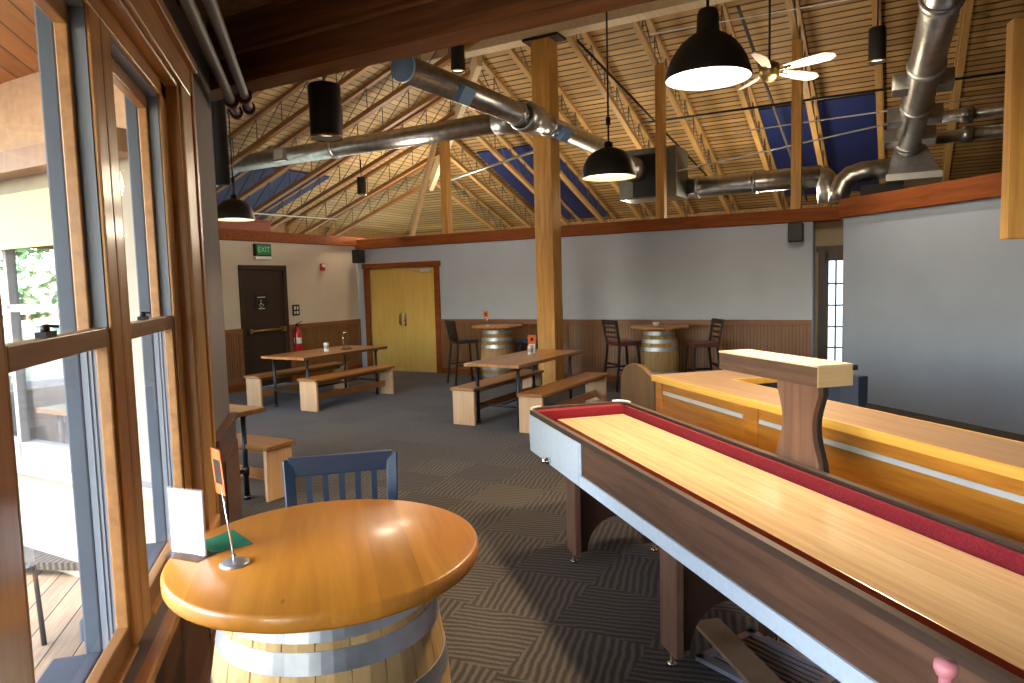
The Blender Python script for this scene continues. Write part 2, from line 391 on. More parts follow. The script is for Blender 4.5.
# mullions between
for i,(y0,y1) in enumerate([(2.29,2.49),(1.22,1.545),(.30,.50),(-1.75,-1.6)]):
    m=MB(); ym=(y0+y1)/2; m.box((-.60,y0,ZB-.005),(-.58,ym-.004,ZT)); m.box((-.60,ym+.004,ZB-.005),(-.58,y1,ZT)); m.box((-.70,y0,ZB),(-.60,y1,ZT))
    struct(m.build('trim_%d'%(5+i),'casing_z',bevel=.004),'honey wood mullion between windows')
# 45 degree wing wall beyond the corner, with its own window
w=MB()
w.ubox(2.38,3.56,-.1,2.80,13,.57); w.ubox(2.38,3.56,2.35,2.80,13,3.3); w.ubox(2.38,3.56,.57,2.8,4.2,2.35); w.ubox(2.38,8.4,.57,2.8,13,2.35)
struct(w.build('wall_wing','siding'),'cream outer wall of the hall seen through the window')
struct(MB().ubox(2.33,3.5,2.55,2.38,13,3.3).build('trim_9','stucco'),'tan panelled band above the outer window')
struct(MB().ubox(2.30,3.5,.55,2.40,9,.62).build('trim_10','extlight'),'grey outer sill')
r=thing('window_7',None,None,kind='structure')
g=MB(); g.ubox(2.40,4.2,.62,2.5,8.4,.72); g.ubox(2.40,4.2,2.28,2.5,8.4,2.35)
for v in (4.2,5.17,6.2,7.3,8.35): g.ubox(2.40,v,.62,2.46,v+.045,2.35)
g.ubox(2.40,4.2,1.60,2.5,8.4,1.65)
g.build('window_frame','extlight',r)
MB().ubox(2.44,4.2,.7,2.447,8.4,2.3).build('pane','glass_wing',r)
# exit wall (v = 9.80), a window gap at its left end lets in daylight
w=MB(); w.ubox(7.0,WV,0,8.10,WV+.2,2.56); w.ubox(9.02,WV,0,WU,WV+.2,2.56); w.ubox(8.10,WV,2.12,9.02,WV+.2,2.56)
w.ubox(2.8,WV,0,7.0,WV+.2,.5); w.ubox(2.8,WV,2.4,7,WV+.2,2.56)
struct(w.build('wall_exit','paint_cream'))
r=thing('window_8',None,None,kind='structure')
g=MB()
for u in (2.8,3.6,4.4,5.2,6.0,6.93): g.ubox(u,WV+.03,.5,u+.07,WV+.12,2.4)
g.ubox(2.8,WV+.03,1.4,7,WV+.12,1.47)
g.build('window_frame','trimwood',r); MB().ubox(2.8,WV+.07,.5,7,WV+.08,2.4).build('pane','glass',r)
def in_uv(o,axis='u',u=0,v=0):
    """place an object whose mesh is local to a frame rotated into the hall axes"""
    o.location=UV(u,v,o.location.z); o.rotation_euler=(0,0,PI/4)
    return o
# far wall (u = 11.02): double door opening v 7.81..9.55
w=MB(); w.box((0,1.14,0),(.2,7.86,2.5)); w.box((0,7.86,2.08),(.2,9.5,2.5)); w.box((0,9.5,0),(.2,10.0,2.5))
struct(in_uv(w.build('wall_far','paint_grey'),u=WU))
# recess with glazed door beyond the far wall's right end
w=MB(); w.box((.35,-2.2,0),(.5,1.5,2.5)); w.box((0.2,1.14,0),(.5,1.18,2.5))
struct(in_uv(w.build('wall_recess','paint_beige'),u=WU))
# right wall
M['paint_grey_shade']=plain('grey_paint_cool_shade',(.33,.40,.54),.7,noise=.04,nscale=2)  # wall grey made bluer, cool light put into the colour
struct(MB().box((7.0,-4,0),(7.2,8.0,2.49)).build('wall_right','paint_grey_shade'))
# low half wall added so its colour gives the blue shade there
w=MB().box((4.6,5.05,0),(4.7,7.2,.80)).build('wall_half','shade_blue'); struct(w,'added low half wall in shade blue behind the counter')
# back wall behind the camera
struct(MB().box((-.72,-4.2,0),(7.2,-4,3.3)).build('wall_back','paint_taupe'))
# cap trims on top of the partition walls
struct(in_uv(MB().box((-.05,.78,2.49),(.26,9.85,2.68)).build('trim_11','trimwood_y',bevel=.008),u=WU),'reddish wood cap along the far wall')
struct(MB().ubox(2.8,WV-.05,2.55,WU+.2,WV+.26,2.73).build('trim_12','trimwood',bevel=.008),'reddish wood cap along the exit wall')
struct(MB().box((6.94,-4,2.48),(7.26,8.02,2.73)).build('trim_13','trimwood_y',bevel=.008),'reddish wood cap along the right wall')
# wainscots in hall axes
def wains(nm,u,v0,v1,label):
    r=thing(nm,label,None,kind='structure'); r.location=UV(u,0); r.rotation_euler=(0,0,PI/4+PI/2)
    # local x runs along +v
    MB().box((v0,0,.12),(v1,.02,1.0)).build('beadboard','wainscot',r)
    g=MB(); g.box((v0,-.0,.98),(v1,.035,1.06)); g.box((v0,0,.10),(v1,.03,.22))
    n=max(1,round((v1-v0)/1.35))
    for i in range(n+1):
        x=v0+(v1-v0)*i/n; g.box((max(v0,x-.05),0,.1),(min(v1,x+.05),.03,1.0))
    g.build('rails','wainrail',r,bevel=.004)
    MB().box((v0,0,0),(v1,.035,.11)).build('skirting','trimwood',r)
    return r
wains('trim_14',WU,1.14,7.75,'beadboard wainscot along the far wall')
r=thing('trim_15','beadboard wainscot on the exit wall',None,kind='structure'); r.location=UV(0,WV); r.rotation_euler=(0,0,PI/4)
for a,b in ((7.0,8.04),(9.08,WU-.02)):
    MB().box((a,-.02,.1),(b,0,1.0)).build('beadboard','wainscot',r)
    g=MB(); g.box((a,-.035,.98),(b,0,1.06)); g.box((a,-.03,.1),(b,0,.22)); g.box((a,-.03,.1),(a+.08,0,1)); g.box((b-.08,-.03,.1),(b,0,1)); g.build('rails','wainrail',r,bevel=.004)
    MB().box((a,-.035,0),(b,0,.11)).build('skirting','trimwood',r)
# doors
r=thing('door_1','dark exit door with push bar and small white sign',None,kind='structure',loc=UV(0,WV),rz=PI/4)
g=MB(); g.box((8.04,-.03,0),(8.12,.06,2.13)); g.box((9.0,-.03,0),(9.08,.06,2.13)); g.box((8.04,-.03,2.06),(9.08,.06,2.14)); g.build('door_frame','darkwood_z',r,bevel=.004)
d=MB().box((8.12,.0,.01),(9.0,.045,2.06)).build('door_leaf','exitdoor',r)
g=MB(); g.tube([(8.2,-.06,1.0),(8.93,-.06,1.0)],.022); g.box((8.16,-.075,.96),(8.22,.0,1.04)); g.box((8.90,-.075,.96),(8.97,.0,1.04)); g.build('push_bar','brass',d)
g=MB(); g.box((8.36,-.012,1.36),(8.62,0,1.63)); sg=g.build('sign_plate','blackmatte',d)
g=MB(); g.box((8.40,-.015,1.575),(8.58,-.012,1.59)); g.box((8.42,-.015,1.375),(8.56,-.012,1.388)); g.build('sign_bars','white',sg)
g=MB(); # wheelchair symbol
g.lathe([(.010,0),(.010,.003),(0,.003)],12,(8.475,-.016,1.525),mat=Matrix.Rotation(PI/2,4,'X'))
g.tube([(8.475,-.015,1.505),(8.48,-.015,1.46),(8.515,-.015,1.46),(8.53,-.015,1.425)],.005,6)
g.tube([(8.478+.033*math.cos(t),-.015,1.44+.033*math.sin(t)) for t in [math.radians(100+i*22) for i in range(11)]],.004,6)
g.build('wheelchair_symbol','white',sg)
r=thing('door_2','pair of golden veneer double doors',None,kind='structure',loc=UV(WU,0),rz=PI/4+PI/2)
g=MB(); g.box((7.75,-.03,0),(7.86,.05,2.12)); g.box((9.5,-.03,0),(9.61,.05,2.12)); g.box((7.72,-.03,2.08),(9.64,.06,2.18)); g.build('door_frame','trimwood',r,bevel=.006)
for a,b,hx in ((7.86,8.675,8.62),(8.685,9.5,8.74)):
    d=MB().box((a+.004,-.06,.01),(b-.004,-.015,2.08)).build('door_leaf','doubledoor',r,bevel=.003)
    g=MB(); g.box((hx-.03,-.015,.92),(hx+.03,-.005,1.18)); g.tube([(hx,-.005,1.14),(hx,.045,1.12),(hx,.045,.98),(hx,-.005,.96)],.009,8); g.build('handle','brass' if hx>8.7 else 'chrome',d)
    if hx<8.7:
        g=MB(); g.box((7.95,-.015,1.98),(8.2,.03,2.04)); g.bar((8.1,.03,2.01),(8.4,.09,2.06),.02,.012); g.build('door_closer','silver',d)
r=thing('door_3','glazed door with dark wood bars in the recess',None,kind='structure',loc=UV(WU+.35,0),rz=PI/4+PI/2)
g=MB(); g.box((1.0,-.0,0),(1.09,.04,2.12)); g.box((.0,0,2.05),(1.12,.05,2.14)); g.box((-.02,0,0),(.06,.04,2.12)); g.build('door_frame','darkwood_z',r)
d=MB(); d.box((.95,0,0),(1.0,.03,2.05)); d.box((.06,0,0),(.14,.03,2.05)); d.box((.1,0,1.92),(1,.03,2.05)); d.box((.1,0,0),(1,.03,.2))
for x in (.26,.40,.55,.71,.85): d.box((x-.011,0,.2),(x+.011,.026,1.95))
for z in (.31,.63,.94,1.26,1.58): d.box((.1,0,z-.011),(1,.026,z+.011))
dd=d.build('door_leaf','darkwood_z',r); MB().box((.12,.005,.18),(.97,.012,1.94)).build('pane','daylit_pane',dd)

# ================================================================== ROOF
SL=.354; ZA=9.1; HX=3.96
def zA(u,off=0): return ZA+off-SL*u
def zB(v,off=0): return ZA+off-SL*(v+HX)
DK=.48
# far slope deck: polygon in (u,v) with thickness ; hip: u = v+HX
u0,u1,vmin=3.0,17.6,-7.0
vlim=u1-HX
def deckpoly(nm,pts,zf,mat,label):
    o=MB(); me=o.bm
    A=[me.verts.new((u,v,zf(u,v))) for u,v in pts]; B=[me.verts.new((u,v,zf(u,v)+.06)) for u,v in pts]
    me.faces.new(A); me.faces.new(B[::-1])
    for k in range(len(pts)): me.faces.new((A[k],A[(k+1)%len(pts)],B[(k+1)%len(pts)],B[k]))
    ob=o.build(nm,mat); ob.rotation_euler=(0,0,PI/4); return struct(ob,label)
deckpoly('ceiling',[(u0,vmin),(u1,vmin),(u1,vlim),(u0+0,u0-HX)],lambda u,v:zA(u,DK),'deckA','wooden board roof slope above the far wall')
deckpoly('ceiling.001',[(u1,vlim),(u0,u0-HX),(u0,vlim)],lambda u,v:zB(v,DK),'deckB','wooden board roof slope above the exit wall')
# outer walls up at the eaves
w=MB(); w.ubox(u1-.05,vmin,0,u1+.1,vlim+.1,zA(u1,DK)); w.ubox(3.0,vlim-.05,2.56,u1,vlim+.1,zB(vlim,DK)+.1); w.ubox(2.9,vmin-.1,0,u1,vmin,9)
w.ubox(2.6,-7,3.28,3.0,vlim,8.6)
struct(w.build('wall_outer','osb'),'strand board outer walls up under the eaves')
# low ceiling over the near part of the room
w=MB().prism([(-.72,-4.2),(7.3,-4.2),(7.3,-3.0),(-.54,4.78),(-.72,4.9)],3.30,3.36).build('ceiling.002','beam'); struct(w,'low dark wood ceiling over the windows side')
struct(MB().box((-.95,-4.2,3.0),(-.72,5.2,3.6)).build('wall_eaves','osb'),'rough boards above the window wall')
# hip rafter
tag(MB().bar(UV(13.9,13.9-HX,zA(13.9,-.05)),UV(10.15,10.15-HX,zA(10.15,-.05)),.10,.30).build('hip_rafter','pale'),'pale diagonal hip rafter leaning beside the slim brown post, far left','rafter')
# open web trusses
def truss(p,q,dep,label,group,k='chord'):
    """p high end, q low end of bottom chord; chords local x along slope"""
    p=Vector(p);q=Vector(q); d=q-p; L=d.length
    r=thing('roof_truss',label,'truss',loc=p,group=group)
    ang=math.atan2(d.y,d.x); r.rotation_euler=(0,math.asin(-d.z/L),ang)
    MB().box((0,-.045,-.04),(L,.045,.04)).build('bottom_chord',k,r)
    MB().box((0,-.045,dep-.09),(L,.045,dep-.01)).build('top_chord',k,r)
    m=MB(); n=max(2,int(L/.62)); st=L/n; sh=.354*(dep-.11)
    for i in range(n):
        a=i*st
        m.tube([(a+.02+sh,0,.03),(a+.02,0,dep-.08)],.009,5,False)
        m.tube([(a+.02,0,dep-.09),(a+st-.02+sh,0,.03)],.009,5,False)
    m.build('web','webmetal',r)
    return r
vs=[5.62,4.56,3.5,2.38,1.40,.37,-.7,-1.8,-2.9]
nm=['in front of the slim post','just left of the tall post','right behind the tall post top','above the small black dome','left of the slim brown post','above the big dome','behind the fan','above the right duct','last on the right']
for v,t in zip(vs,nm):
    truss(UV(max(5.2,v+HX),v,zA(max(5.2,v+HX))),UV(17.4,v,zA(17.4)),DK,'open web roof truss sloping to the far wall, '+t,'trusses over the far wall','chord_pale')
for v,t in ((6.62,'left of the tall post'),(7.6,'beside the hip rafter'),(8.7,'short, behind the hip rafter'),(9.8,'shortest, over the corner')):
    truss(UV(v+HX,v,zA(v+HX)),UV(17.4,v,zA(17.4)),DK,'open web roof truss sloping to the far wall, '+t,'trusses over the far wall','chord_pale')
us=[6.4,7.5,8.6,9.72,10.5,11.5,12.7,13.8]
nm=['farthest left','behind the hanging black tube','behind the left dome lamp','crossing the horizontal duct end','above the exit sign','over the door corner','with the bright lower edge','nearest the hip rafter']
for u,t in zip(us,nm):
    v0=max(1.0,u-HX)
    truss(UV(u,v0,zB(v0)),UV(u,13.4,zB(13.4)),DK,'open web roof truss sloping down to the left, '+t,'trusses over the exit wall')
# blue panels between the trusses
def bluepanel(f,pts,label):
    o=MB(); B=o.bm
    A=[B.verts.new((u,v,f(u,v))) for u,v in pts]; C=[B.verts.new((u,v,f(u,v)+.03)) for u,v in pts]
    B.faces.new(A); B.faces.new(C[::-1])
    for k in range(len(pts)): B.faces.new((A[k],A[(k+1)%len(pts)],C[(k+1)%len(pts)],C[k]))
    ob=o.build('roof_panel','blue'); ob.rotation_euler=(0,0,PI/4); return tag(ob,label,'panel','deep blue roof panels')
fA=lambda u,v:zA(u,DK-.05); fB=lambda u,v:zB(v,DK-.05)
bluepanel(fA,[(13.7,6.7),(13.7,8.5),(17.3,8.5),(17.3,6.7)],'deep blue roof panel left of the tall post')
bluepanel(fA,[(13.55,.45),(13.55,2.4),(17.0,2.4),(17.0,.45)],'deep blue roof panel right of the fan')
bluepanel(fB,[(8.6,11.2),(8.6,13.4),(11.8,13.4),(11.8,11.2)],'deep blue roof panel behind the left dome lamp')
# header beam along v at u=3
r=thing('header_beam','big dark glulam header crossing the top left','beam',loc=UV(3.0,-4.5,0),rz=PI/4+PI/2)
MB().box((0,0,2.89),(8.3,0.17,3.05)).build('lower_lamination','beam',r)
MB().box((0,0,3.05),(8.3,.185,3.065)).build('edge_strip','chord',r)
MB().box((0,0,3.065),(8.3,.16,3.6)).build('upper_lamination','beam',r)
# tall post and pale beam on it
t=thing('timber_post','tall square timber post standing mid hall','post',loc=UV(9.9,4.86),rz=PI/4)
MB().box((-.155,-.155,0),(.155,.155,5.40)).build('shaft','post',t,bevel=.01)
g=MB(); g.box((-.165,-.30,5.40),(.165,.30,5.44)); g.build('steel_bracket','blackmetal',t)
tag(in_uv(MB().box((-.10,-3,5.44),(.16,8.0,5.74)).build('ridge_beam','pale'),u=9.85),'pale timber beam lying on the tall post','beam')
def pole(u,v,z0,z1,w,label,mat='post'):
    o=MB().box((-w/2,-w/2,0),(w/2,w/2,z1-z0)).build('roof_post',mat,bevel=.005); o.location=UV(u,v,z0); o.rotation_euler=(0,0,PI/4)
    return tag(o,label,'post')
pole(11.14,3.42,2.68,zA(11.14,.0)-.05,.14,'slim brown post on the far wall behind the small black dome')
pole(11.14,1.38,2.68,zA(11.14,.0)-.05,.14,'slim brown post on the far wall below the fan')
pole(11.14,7.62,2.68,4.70,.15,'short brown post beside the pale rafter, above the double doors')
# brace
tag(MB().bar(UV(11.12,8.45,2.70),UV(11.12,7.75,4.65),.12,.05).build('timber_brace','palez'),'pale leaning brace left of the short brown post','brace')
# ================================================================== DUCTS
def duct(u0_,v0_,u1_,v1_,z,r_,label,name='spiral_duct',z1=None,parent=None):
    p=UV(u0_,v0_,z); q=UV(u1_,v1_,z if z1 is None else z1); L=(q-p).length
    m=MB().lathe([(0,0),(r_,0),(r_,L),(0,L)],28)
    if parent is None:
        ob=m.build(name,'spiral'); ob.location=p
        ob.rotation_euler=(q-p).to_track_quat('Z','Y').to_euler(); return tag(ob,label,'duct')
def collar(ob,z,r_,w=.12):
    MB().lathe([(r_-.01,z-w/2),(r_+.02,z-w/2),(r_+.025,z),(r_+.02,z+w/2),(r_-.01,z+w/2)],28).build('duct_collar','galv',ob)
    return ob
# horizontal duct along v
d1=duct(8.9,10.9,8.9,4.70,4.03,.148,'long round spiral duct running left from the junction')
collar(d1,5.9,.15,.35); collar(d1,2.6,.148,.06)
g=MB(); g.box((-.02,-.11,1.35),(.20,.11,1.62),); gg=g.build('duct_register','galv',d1); gg.rotation_euler=(0,0,PI)
g=MB().box((.2,-.08,1.39),(.205,.08,1.58)).build('grille','white',gg)
# duct along u
d2=duct(6.1,4.68,11.5,4.60,4.03,.148,'round spiral duct with a capped near end')
MB().lathe([(0,-.012),(.15,-.012),(.155,.0),(.155,.03),(.14,.03)],28).build('end_cap','cap_skylit',d2)
for z in (2.45,3.1,3.4): collar(d2,z,.145,.08)
for z,s in ((.85,1),(3.55,1)):
    
    for s_ in (1,-1):
        q=MB().box((min(s_*.10,s_*.22),-.10,z),(max(s_*.10,s_*.22),.10,z+.24)).build('duct_register','cap_skylit',d2); q.rotation_euler=(0,0,.6)
collar(d2,2.8,.19,.42)
# air handler box
M['duskmetal']=plain('dark_duct_metal',(.20,.215,.20),.4,metal=.8,noise=.15)
t=thing('air_handler','galvanised air handler box above the far wall','air handler',loc=UV(11.7,3.8,3.0),rz=PI/4)
MB().box((-.25,-.55,.08),(.45,.45,.9)).build('casing','duskmetal',t,bevel=.01)
g=MB(); g.box((-.27,-.3,.1),(-.25,.2,.8)); g.build('side_panel','blackmetal',t)
g=MB().lathe([(0,0),(.2,0),(.2,.3),(0,.3)],24).build('inlet_collar','spiral',t); g.location=(-.25,.15,.55); g.rotation_euler=(0,-PI/2,0)
d3=duct(12.2,3.45,12.2,1.15,3.28,.17,'dark metal duct running right from the air handler'); collar(d3,.35,.17,.06); collar(d3,1.3,.17,.06)
# elbow and right run
t=thing('duct_elbow','bright metal duct elbow below the blue panel','duct')
pts=[UV(12.2+.35*math.sin(a)*0,1.15-.35*math.sin(a),3.28-.0) for a in (0,)]
MB().tube([UV(12.2,1.20,3.28),UV(12.2,1.12,3.26),UV(12.18,1.06,3.18),UV(12.15,1.03,3.05),UV(12.15,1.02,2.85)],.17,20).build('bend','spiral',t)
t=thing('duct_bend','round metal duct bending up beside the right box','duct')
MB().tube([UV(11.6,.84,2.80),UV(11.6,.83,2.95),UV(11.6,.78,3.08),UV(11.6,.68,3.17),UV(11.6,.52,3.21),UV(11.6,.20,3.22)],.15,20).build('bend','spiral',t)
d4=duct(4.5,-.45,11.5,-.03,4.64,.165,'round spiral duct overhead on the right',z1=3.46); collar(d4,4.4,.165,.1); collar(d4,5.5,.165,.1); collar(d4,6.75,.17,.1); collar(d4,3.0,.165,.1)
for z in (4.75,5.75,6.5):
    
    for s_ in (1,-1):
        q=MB().box((min(s_*.13,s_*.30),-.09,z),(max(s_*.13,s_*.30),.09,z+.22)).build('duct_register','galv',d4)
t=thing('plenum_box','tapered sheet metal plenum below the right duct','duct box',loc=UV(11.55,-.12,3.09),rz=PI/4)
g=MB(); B=g.bm
lo=[B.verts.new(q) for q in ((-.3,-.32,0),(.4,-.32,0),(.4,.32,0),(-.3,.32,0))]; hi=[B.verts.new(q) for q in ((-.2,-.12,.42),(.15,-.12,.42),(.15,.24,.42),(-.2,.24,.42))]
B.faces.new(lo[::-1]);B.faces.new(hi)
for k in range(4): B.faces.new((lo[k],lo[(k+1)%4],hi[(k+1)%4],hi[k]))
g.build('hood','galv',t); MB().box((-.32,-.34,-.09),(.42,.34,0)).build('flange','silver',t)
for v0_,z,l in ((-.38,3.82,'upper small round duct leading right from the plenum'),(-.38,3.55,'lower small round duct leading right from the plenum')):
    d=duct(11.4,v0_,11.2,-5.5,z,.085,l); 
    for zz in (.35,1.3,2.4): collar(d,zz,.085,.14)
tag(MB().box((11.45,0,2.75),(11.95,.55,3.0)).build('junk_crate','blackmatte'),'black crate on top of the wall below the elbow','crate')
o=bpy.data.objects['junk_crate']; o.rotation_euler=(0,0,PI/4)
t=thing('storage_box','long dark red box on top of the exit wall','box',loc=UV(0,0,2.73),rz=PI/4)
MB().box((6.8,10.02,0),(9.0,10.4,.20)).build('box_body','redduct',t,bevel=.01); MB().box((6.78,10.0,.20),(9.02,10.42,.225)).build('box_lid','redduct',t)
# ---------------- conduits and wires under the roof
def wire(pts,r_,mat,label,cat='pipe',name='conduit'):
    return tag(MB().tube(pts,r_,8).build(name,mat),label,cat)
wire([UV(11.9,4.0,4.42),UV(11.9,-4.5,4.42)],.02,'blackmetal','black sprinkler pipe running across below the fan','pipe','sprinkler_pipe')
wire([UV(11.3,2.3,3.95),UV(11.3,-4.5,4.05)],.010,'white','thin white conduit below the black sprinkler pipe')
wire([UV(11.3,3.2,3.45),UV(11.3,-.2,3.85)],.012,'white','thin sagging white wire above the metal ducts','wire','wire')
wire([UV(10.2,2.03,5.42),UV(16.2,1.80,3.32)],.025,'greypipe','grey conduit slanting down the roof slope behind the fan')
wire([UV(9.95,3.2,5.2),UV(9.95,-2.2,5.05)],.008,'white','thin white wire strung between the trusses near the top','wire','wire')
wire([UV(9.9,4.3,5.3),UV(15.8,3.35,3.45)],.02,'blackmetal','thin black conduit slanting down right of the tall post')
wire([UV(8.0,-1.4,4.9),UV(13.6,-1.9,3.2)],.025,'blackmetal','black conduit slanting down at the far right')
wire([UV(7.4,11.8,3.25),UV(12.6,11.8,3.35)],.014,'silver','thin grey conduit behind the left dome lamp')
wire([UV(9.0,9.9,4.25),UV(9.0,12.6,3.35)],.045,'galv','silver conduit following the leftmost trusses')
wire([UV(12.8,6.3,4.42),UV(12.8,8.9,3.95)],.03,'galv','grey conduit left of the short brown post')
# pipes by the window wall
t=thing('water_pipes','pair of grey pipes with red couplings above the window','pipes')
for x,z in ((-.42,2.81),(-.345,2.84)):
    p=MB().tube([(x,.3,z),(x,4.75,z)],.027,12).build('pipe','greypipe',t)
    MB().tube([(x,4.42,z),(x,4.50,z)],.042,12).build('coupling','redpaint',p)
    MB().tube([(x,4.70,z),(x,4.76,z)],.04,12).build('coupling','redpaint',p)
g=MB()
for y in (1.2,): g.box((-.46,y-.02,2.75),(-.25,y+.02,2.77)); g.box((-.46,y-.02,2.75),(-.44,y+.02,3.3)); g.box((-.27,y-.02,2.75),(-.25,y+.02,3.3))
g.build('pipe_hanger','blackmetal',t)
tag(MB().tube([(-.725,6.54,2.62),(-.725,6.54,6.1)],.062,14).build('vertical_duct','blackmatte'),'black vertical tube hanging by the wall corner','tube')
tag(MB().tube([(.06,4.12,2.92),(.05,4.15,3.02),(.02,4.13,3.10),(-.03,4.12,3.12)],.012,8).build('flexible_conduit','greypipe'),'short bent conduit on the face of the header beam','conduit')
# ================================================================== LAMPS
def dome(x,y,z,R_,rod,lens,label,power=0,neck=1.0):
    t=thing('dome_pendant',label,'lamp',loc=(x,y,z),group='dome pendant lamps')
    k=R_/.21
    pr=[(.21,0),(.212,.008),(.205,.035),(.19,.085),(.165,.13),(.135,.17),(.10,.20),(.065,.22),(.056,.232),(.052,.31),(.045,.335),(.02,.345),(0,.345)] if lens=='bulb' else [(.21,0),(.212,.01),(.207,.06),(.19,.115),(.16,.165),(.12,.20),(.07,.222),(.034,.23),(.034,.265),(.015,.28),(0,.28)]
    MB().lathe([(a*k,b*k) for a,b in pr],40).build('shade','lampblack',t)
    MB().lathe([(.207*k,.002),(.196*k,.04*k),(.178*k,.085*k),(.14*k,.135*k),(.09*k,.175*k),(0,.19*k)],40).build('shade_lining','lampwhite',t)
    MB().lathe([(0,.03*k),(.18*k,.03*k),(.175*k,.045*k),(0,.05*k)],32).build('diffuser',lens,t)
    MB().tube([(0,0,.28*k),(0,0,rod)],.008,8).build('stem','blackmetal',t)
    g=MB().tube([(0,0,.40*k),(0,0,.46*k)],.02,8); g.build('ceiling_canopy','blackmetal',t)
    if power:
        l=bpy.data.lights.new('lamp','SPOT'); l.energy=power; l.spot_size=math.radians(125); l.spot_blend=.5; l.color=(1,.76,.48); l.shadow_soft_size=.10
        o=bpy.data.objects.new('lamp',l); COL.objects.link(o); o.location=(x,y,z-.01)
    return t
dome(1.982,3.23,2.715,.215,zA(3.68,DK)-2.715-.1,'bulb','largest black dome lamp, lit, hanging above the shuffleboard table',330)
dome(2.238,5.067,2.501,.21,zA(5.17,DK)-2.501-.1,'bulbfar','black dome lamp hanging just right of the tall post',160)
dome(-.817,8.29,2.483,.21,zB(6.44,DK)-2.483-.1,'bulbfar','black dome lamp at the far left above the exit sign',140)
def cyl(x,y,z,R_,h,rod,label,power=0,rodmat='blackmetal'):
    t=thing('cylinder_pendant',label,'lamp',loc=(x,y,z),group='black cylinder lamps')
    MB().lathe([(R_,0),(R_,h),(R_*.92,h+.01),(0,h+.012)],28).build('housing','lampblack',t)
    MB().lathe([(R_*.9,0.002),(R_*1.04,-.004),(R_*1.04,.012),(R_,.014)],28).build('trim_ring','brass',t)
    MB().lathe([(0,.03),(R_*.93,.03),(R_*.93,.036),(0,.04)],24).build('lens','bulbdim',t)
    MB().tube([(0,0,h),(0,0,h+rod)],.010,8).build('stem',rodmat,t)
    if power:
        l=bpy.data.lights.new('lamp','SPOT'); l.energy=power; l.spot_size=math.radians(95); l.spot_blend=.6; l.color=(1,.78,.52); l.shadow_soft_size=.08
        o=bpy.data.objects.new('lamp',l); COL.objects.link(o); o.location=(x,y,z-.01)
    return t
cyl(.104,4.20,2.56,.09,.29,.06,'big black cylinder lamp hanging from the header beam',60,'galv')
cyl(1.897,9.002,4.432,.09,.40,.8,'black cylinder lamp beside the capped duct end',110)
cyl(6.199,6.603,4.08,.09,.36,1.9,'black cylinder lamp hanging at the upper right',110)
cyl(.988,14.347,3.549,.09,.34,.35,'smallest black cylinder lamp, over the double doors corner',90)
# added fill lights without fittings, behind the partition walls and in mid hall
def fill_light(p,power,size=.3,col=(1,.78,.5),typ='POINT'):
    l=bpy.data.lights.new('hall_fill',typ); l.energy=power; l.color=col
    if typ=='POINT': l.shadow_soft_size=size
    else: l.size=size
    o=bpy.data.objects.new('hall_fill',l); COL.objects.link(o); o.location=p; return o
o=fill_light(UV(12.6,9.0,2.9),210,.25,(1,.84,.62)); 
fill_light(UV(13.0,4.9,2.9),110,.25,(1,.84,.62))
fill_light(UV(13.2,1.9,2.9),120,.25,(1,.82,.58))
fill_light(UV(8.6,6.6,3.2),90,.25,(1,.84,.62))
fill_light(UV(8.0,1.0,3.3),90,.25,(1,.80,.55))
# fan
t=thing('ceiling_fan','white bladed ceiling fan on a long rod','fan',loc=(4.70,6.47,3.86),rz=.15)
MB().lathe([(0,-.10),(.06,-.10),(.10,-.05),(.11,.0),(.10,.06),(.04,.10),(0,.10)],24).build('motor','brass',t)
MB().tube([(0,0,.08),(0,0,2.2)],.012,8).build('downrod','blackmetal',t)
for k in range(5):
    a=2*PI*k/5
    m=Matrix.Rotation(a,4,'Z')@Matrix.Rotation(-.32,4,'X')
    pl=[(.17,-.045),(.40,-.07),(.60,-.075),(.68,-.03),(.68,.03),(.60,.075),(.40,.07),(.17,.045)]
    b=MB().prism(pl,-.005,.005,lambda x,y,h:m@Vector((x,y,h))).build('blade','fanblade',t)
    MB().bar(m@Vector((.08,0,-.012)),m@Vector((.24,0,-.012)),.03,.01).build('blade_arm','chrome',b)
# ================================================================== WALL FITTINGS
def on_exit(u,z): return UV(u,WV,z)
t=thing('exit_sign','green lit exit sign above the dark door','sign',loc=on_exit(8.55,2.30),rz=PI/4)
MB().box((-.17,-.07,0),(.17,0,.21)).build('housing','blackmatte',t,bevel=.006)
f=MB().box((-.15,-.075,.02),(.15,-.07,.19)).build('face','exitgreen',t); text('EXIT',.13,'exitletter',f,(0,-.077,.105),(PI/2,0,0))
MB().box((-.17,-.06,-.06),(.17,0,-.01)).build('base_plate','white',t)
t=thing('fire_alarm','small red fire alarm strobe on the cream wall','alarm',loc=on_exit(10.0,2.05),rz=PI/4)
MB().box((-.055,-.04,0),(.055,0,.14)).build('housing','redext',t,bevel=.008); MB().box((-.035,-.055,.07),(.035,-.04,.12)).build('strobe','white',t)
t=thing('wall_plaque','small black plaque beside the dark exit door','plaque',loc=on_exit(9.28,1.22),rz=PI/4)
MB().box((-.085,-.012,0),(.085,0,.20)).build('plate','blackmatte',t)
g=MB(); g.box((-.05,-.015,.11),(-.01,-.012,.17)); g.box((.02,-.015,.11),(.05,-.012,.17)); g.box((-.05,-.015,.03),(-.02,-.012,.08)); g.box((.01,-.015,.03),(.05,-.012,.08)); g.build('pictogram','white',t)
t=thing('fire_extinguisher','red fire extinguisher hung beside the dark exit door','fire extinguisher',loc=UV(9.20,WV-.10,.55),rz=PI/4)
MB().lathe([(0,0),(.06,0),(.07,.02),(.07,.36),(.055,.41),(.025,.44),(.022,.47),(0,.47)],24).build('cylinder','redext',t)
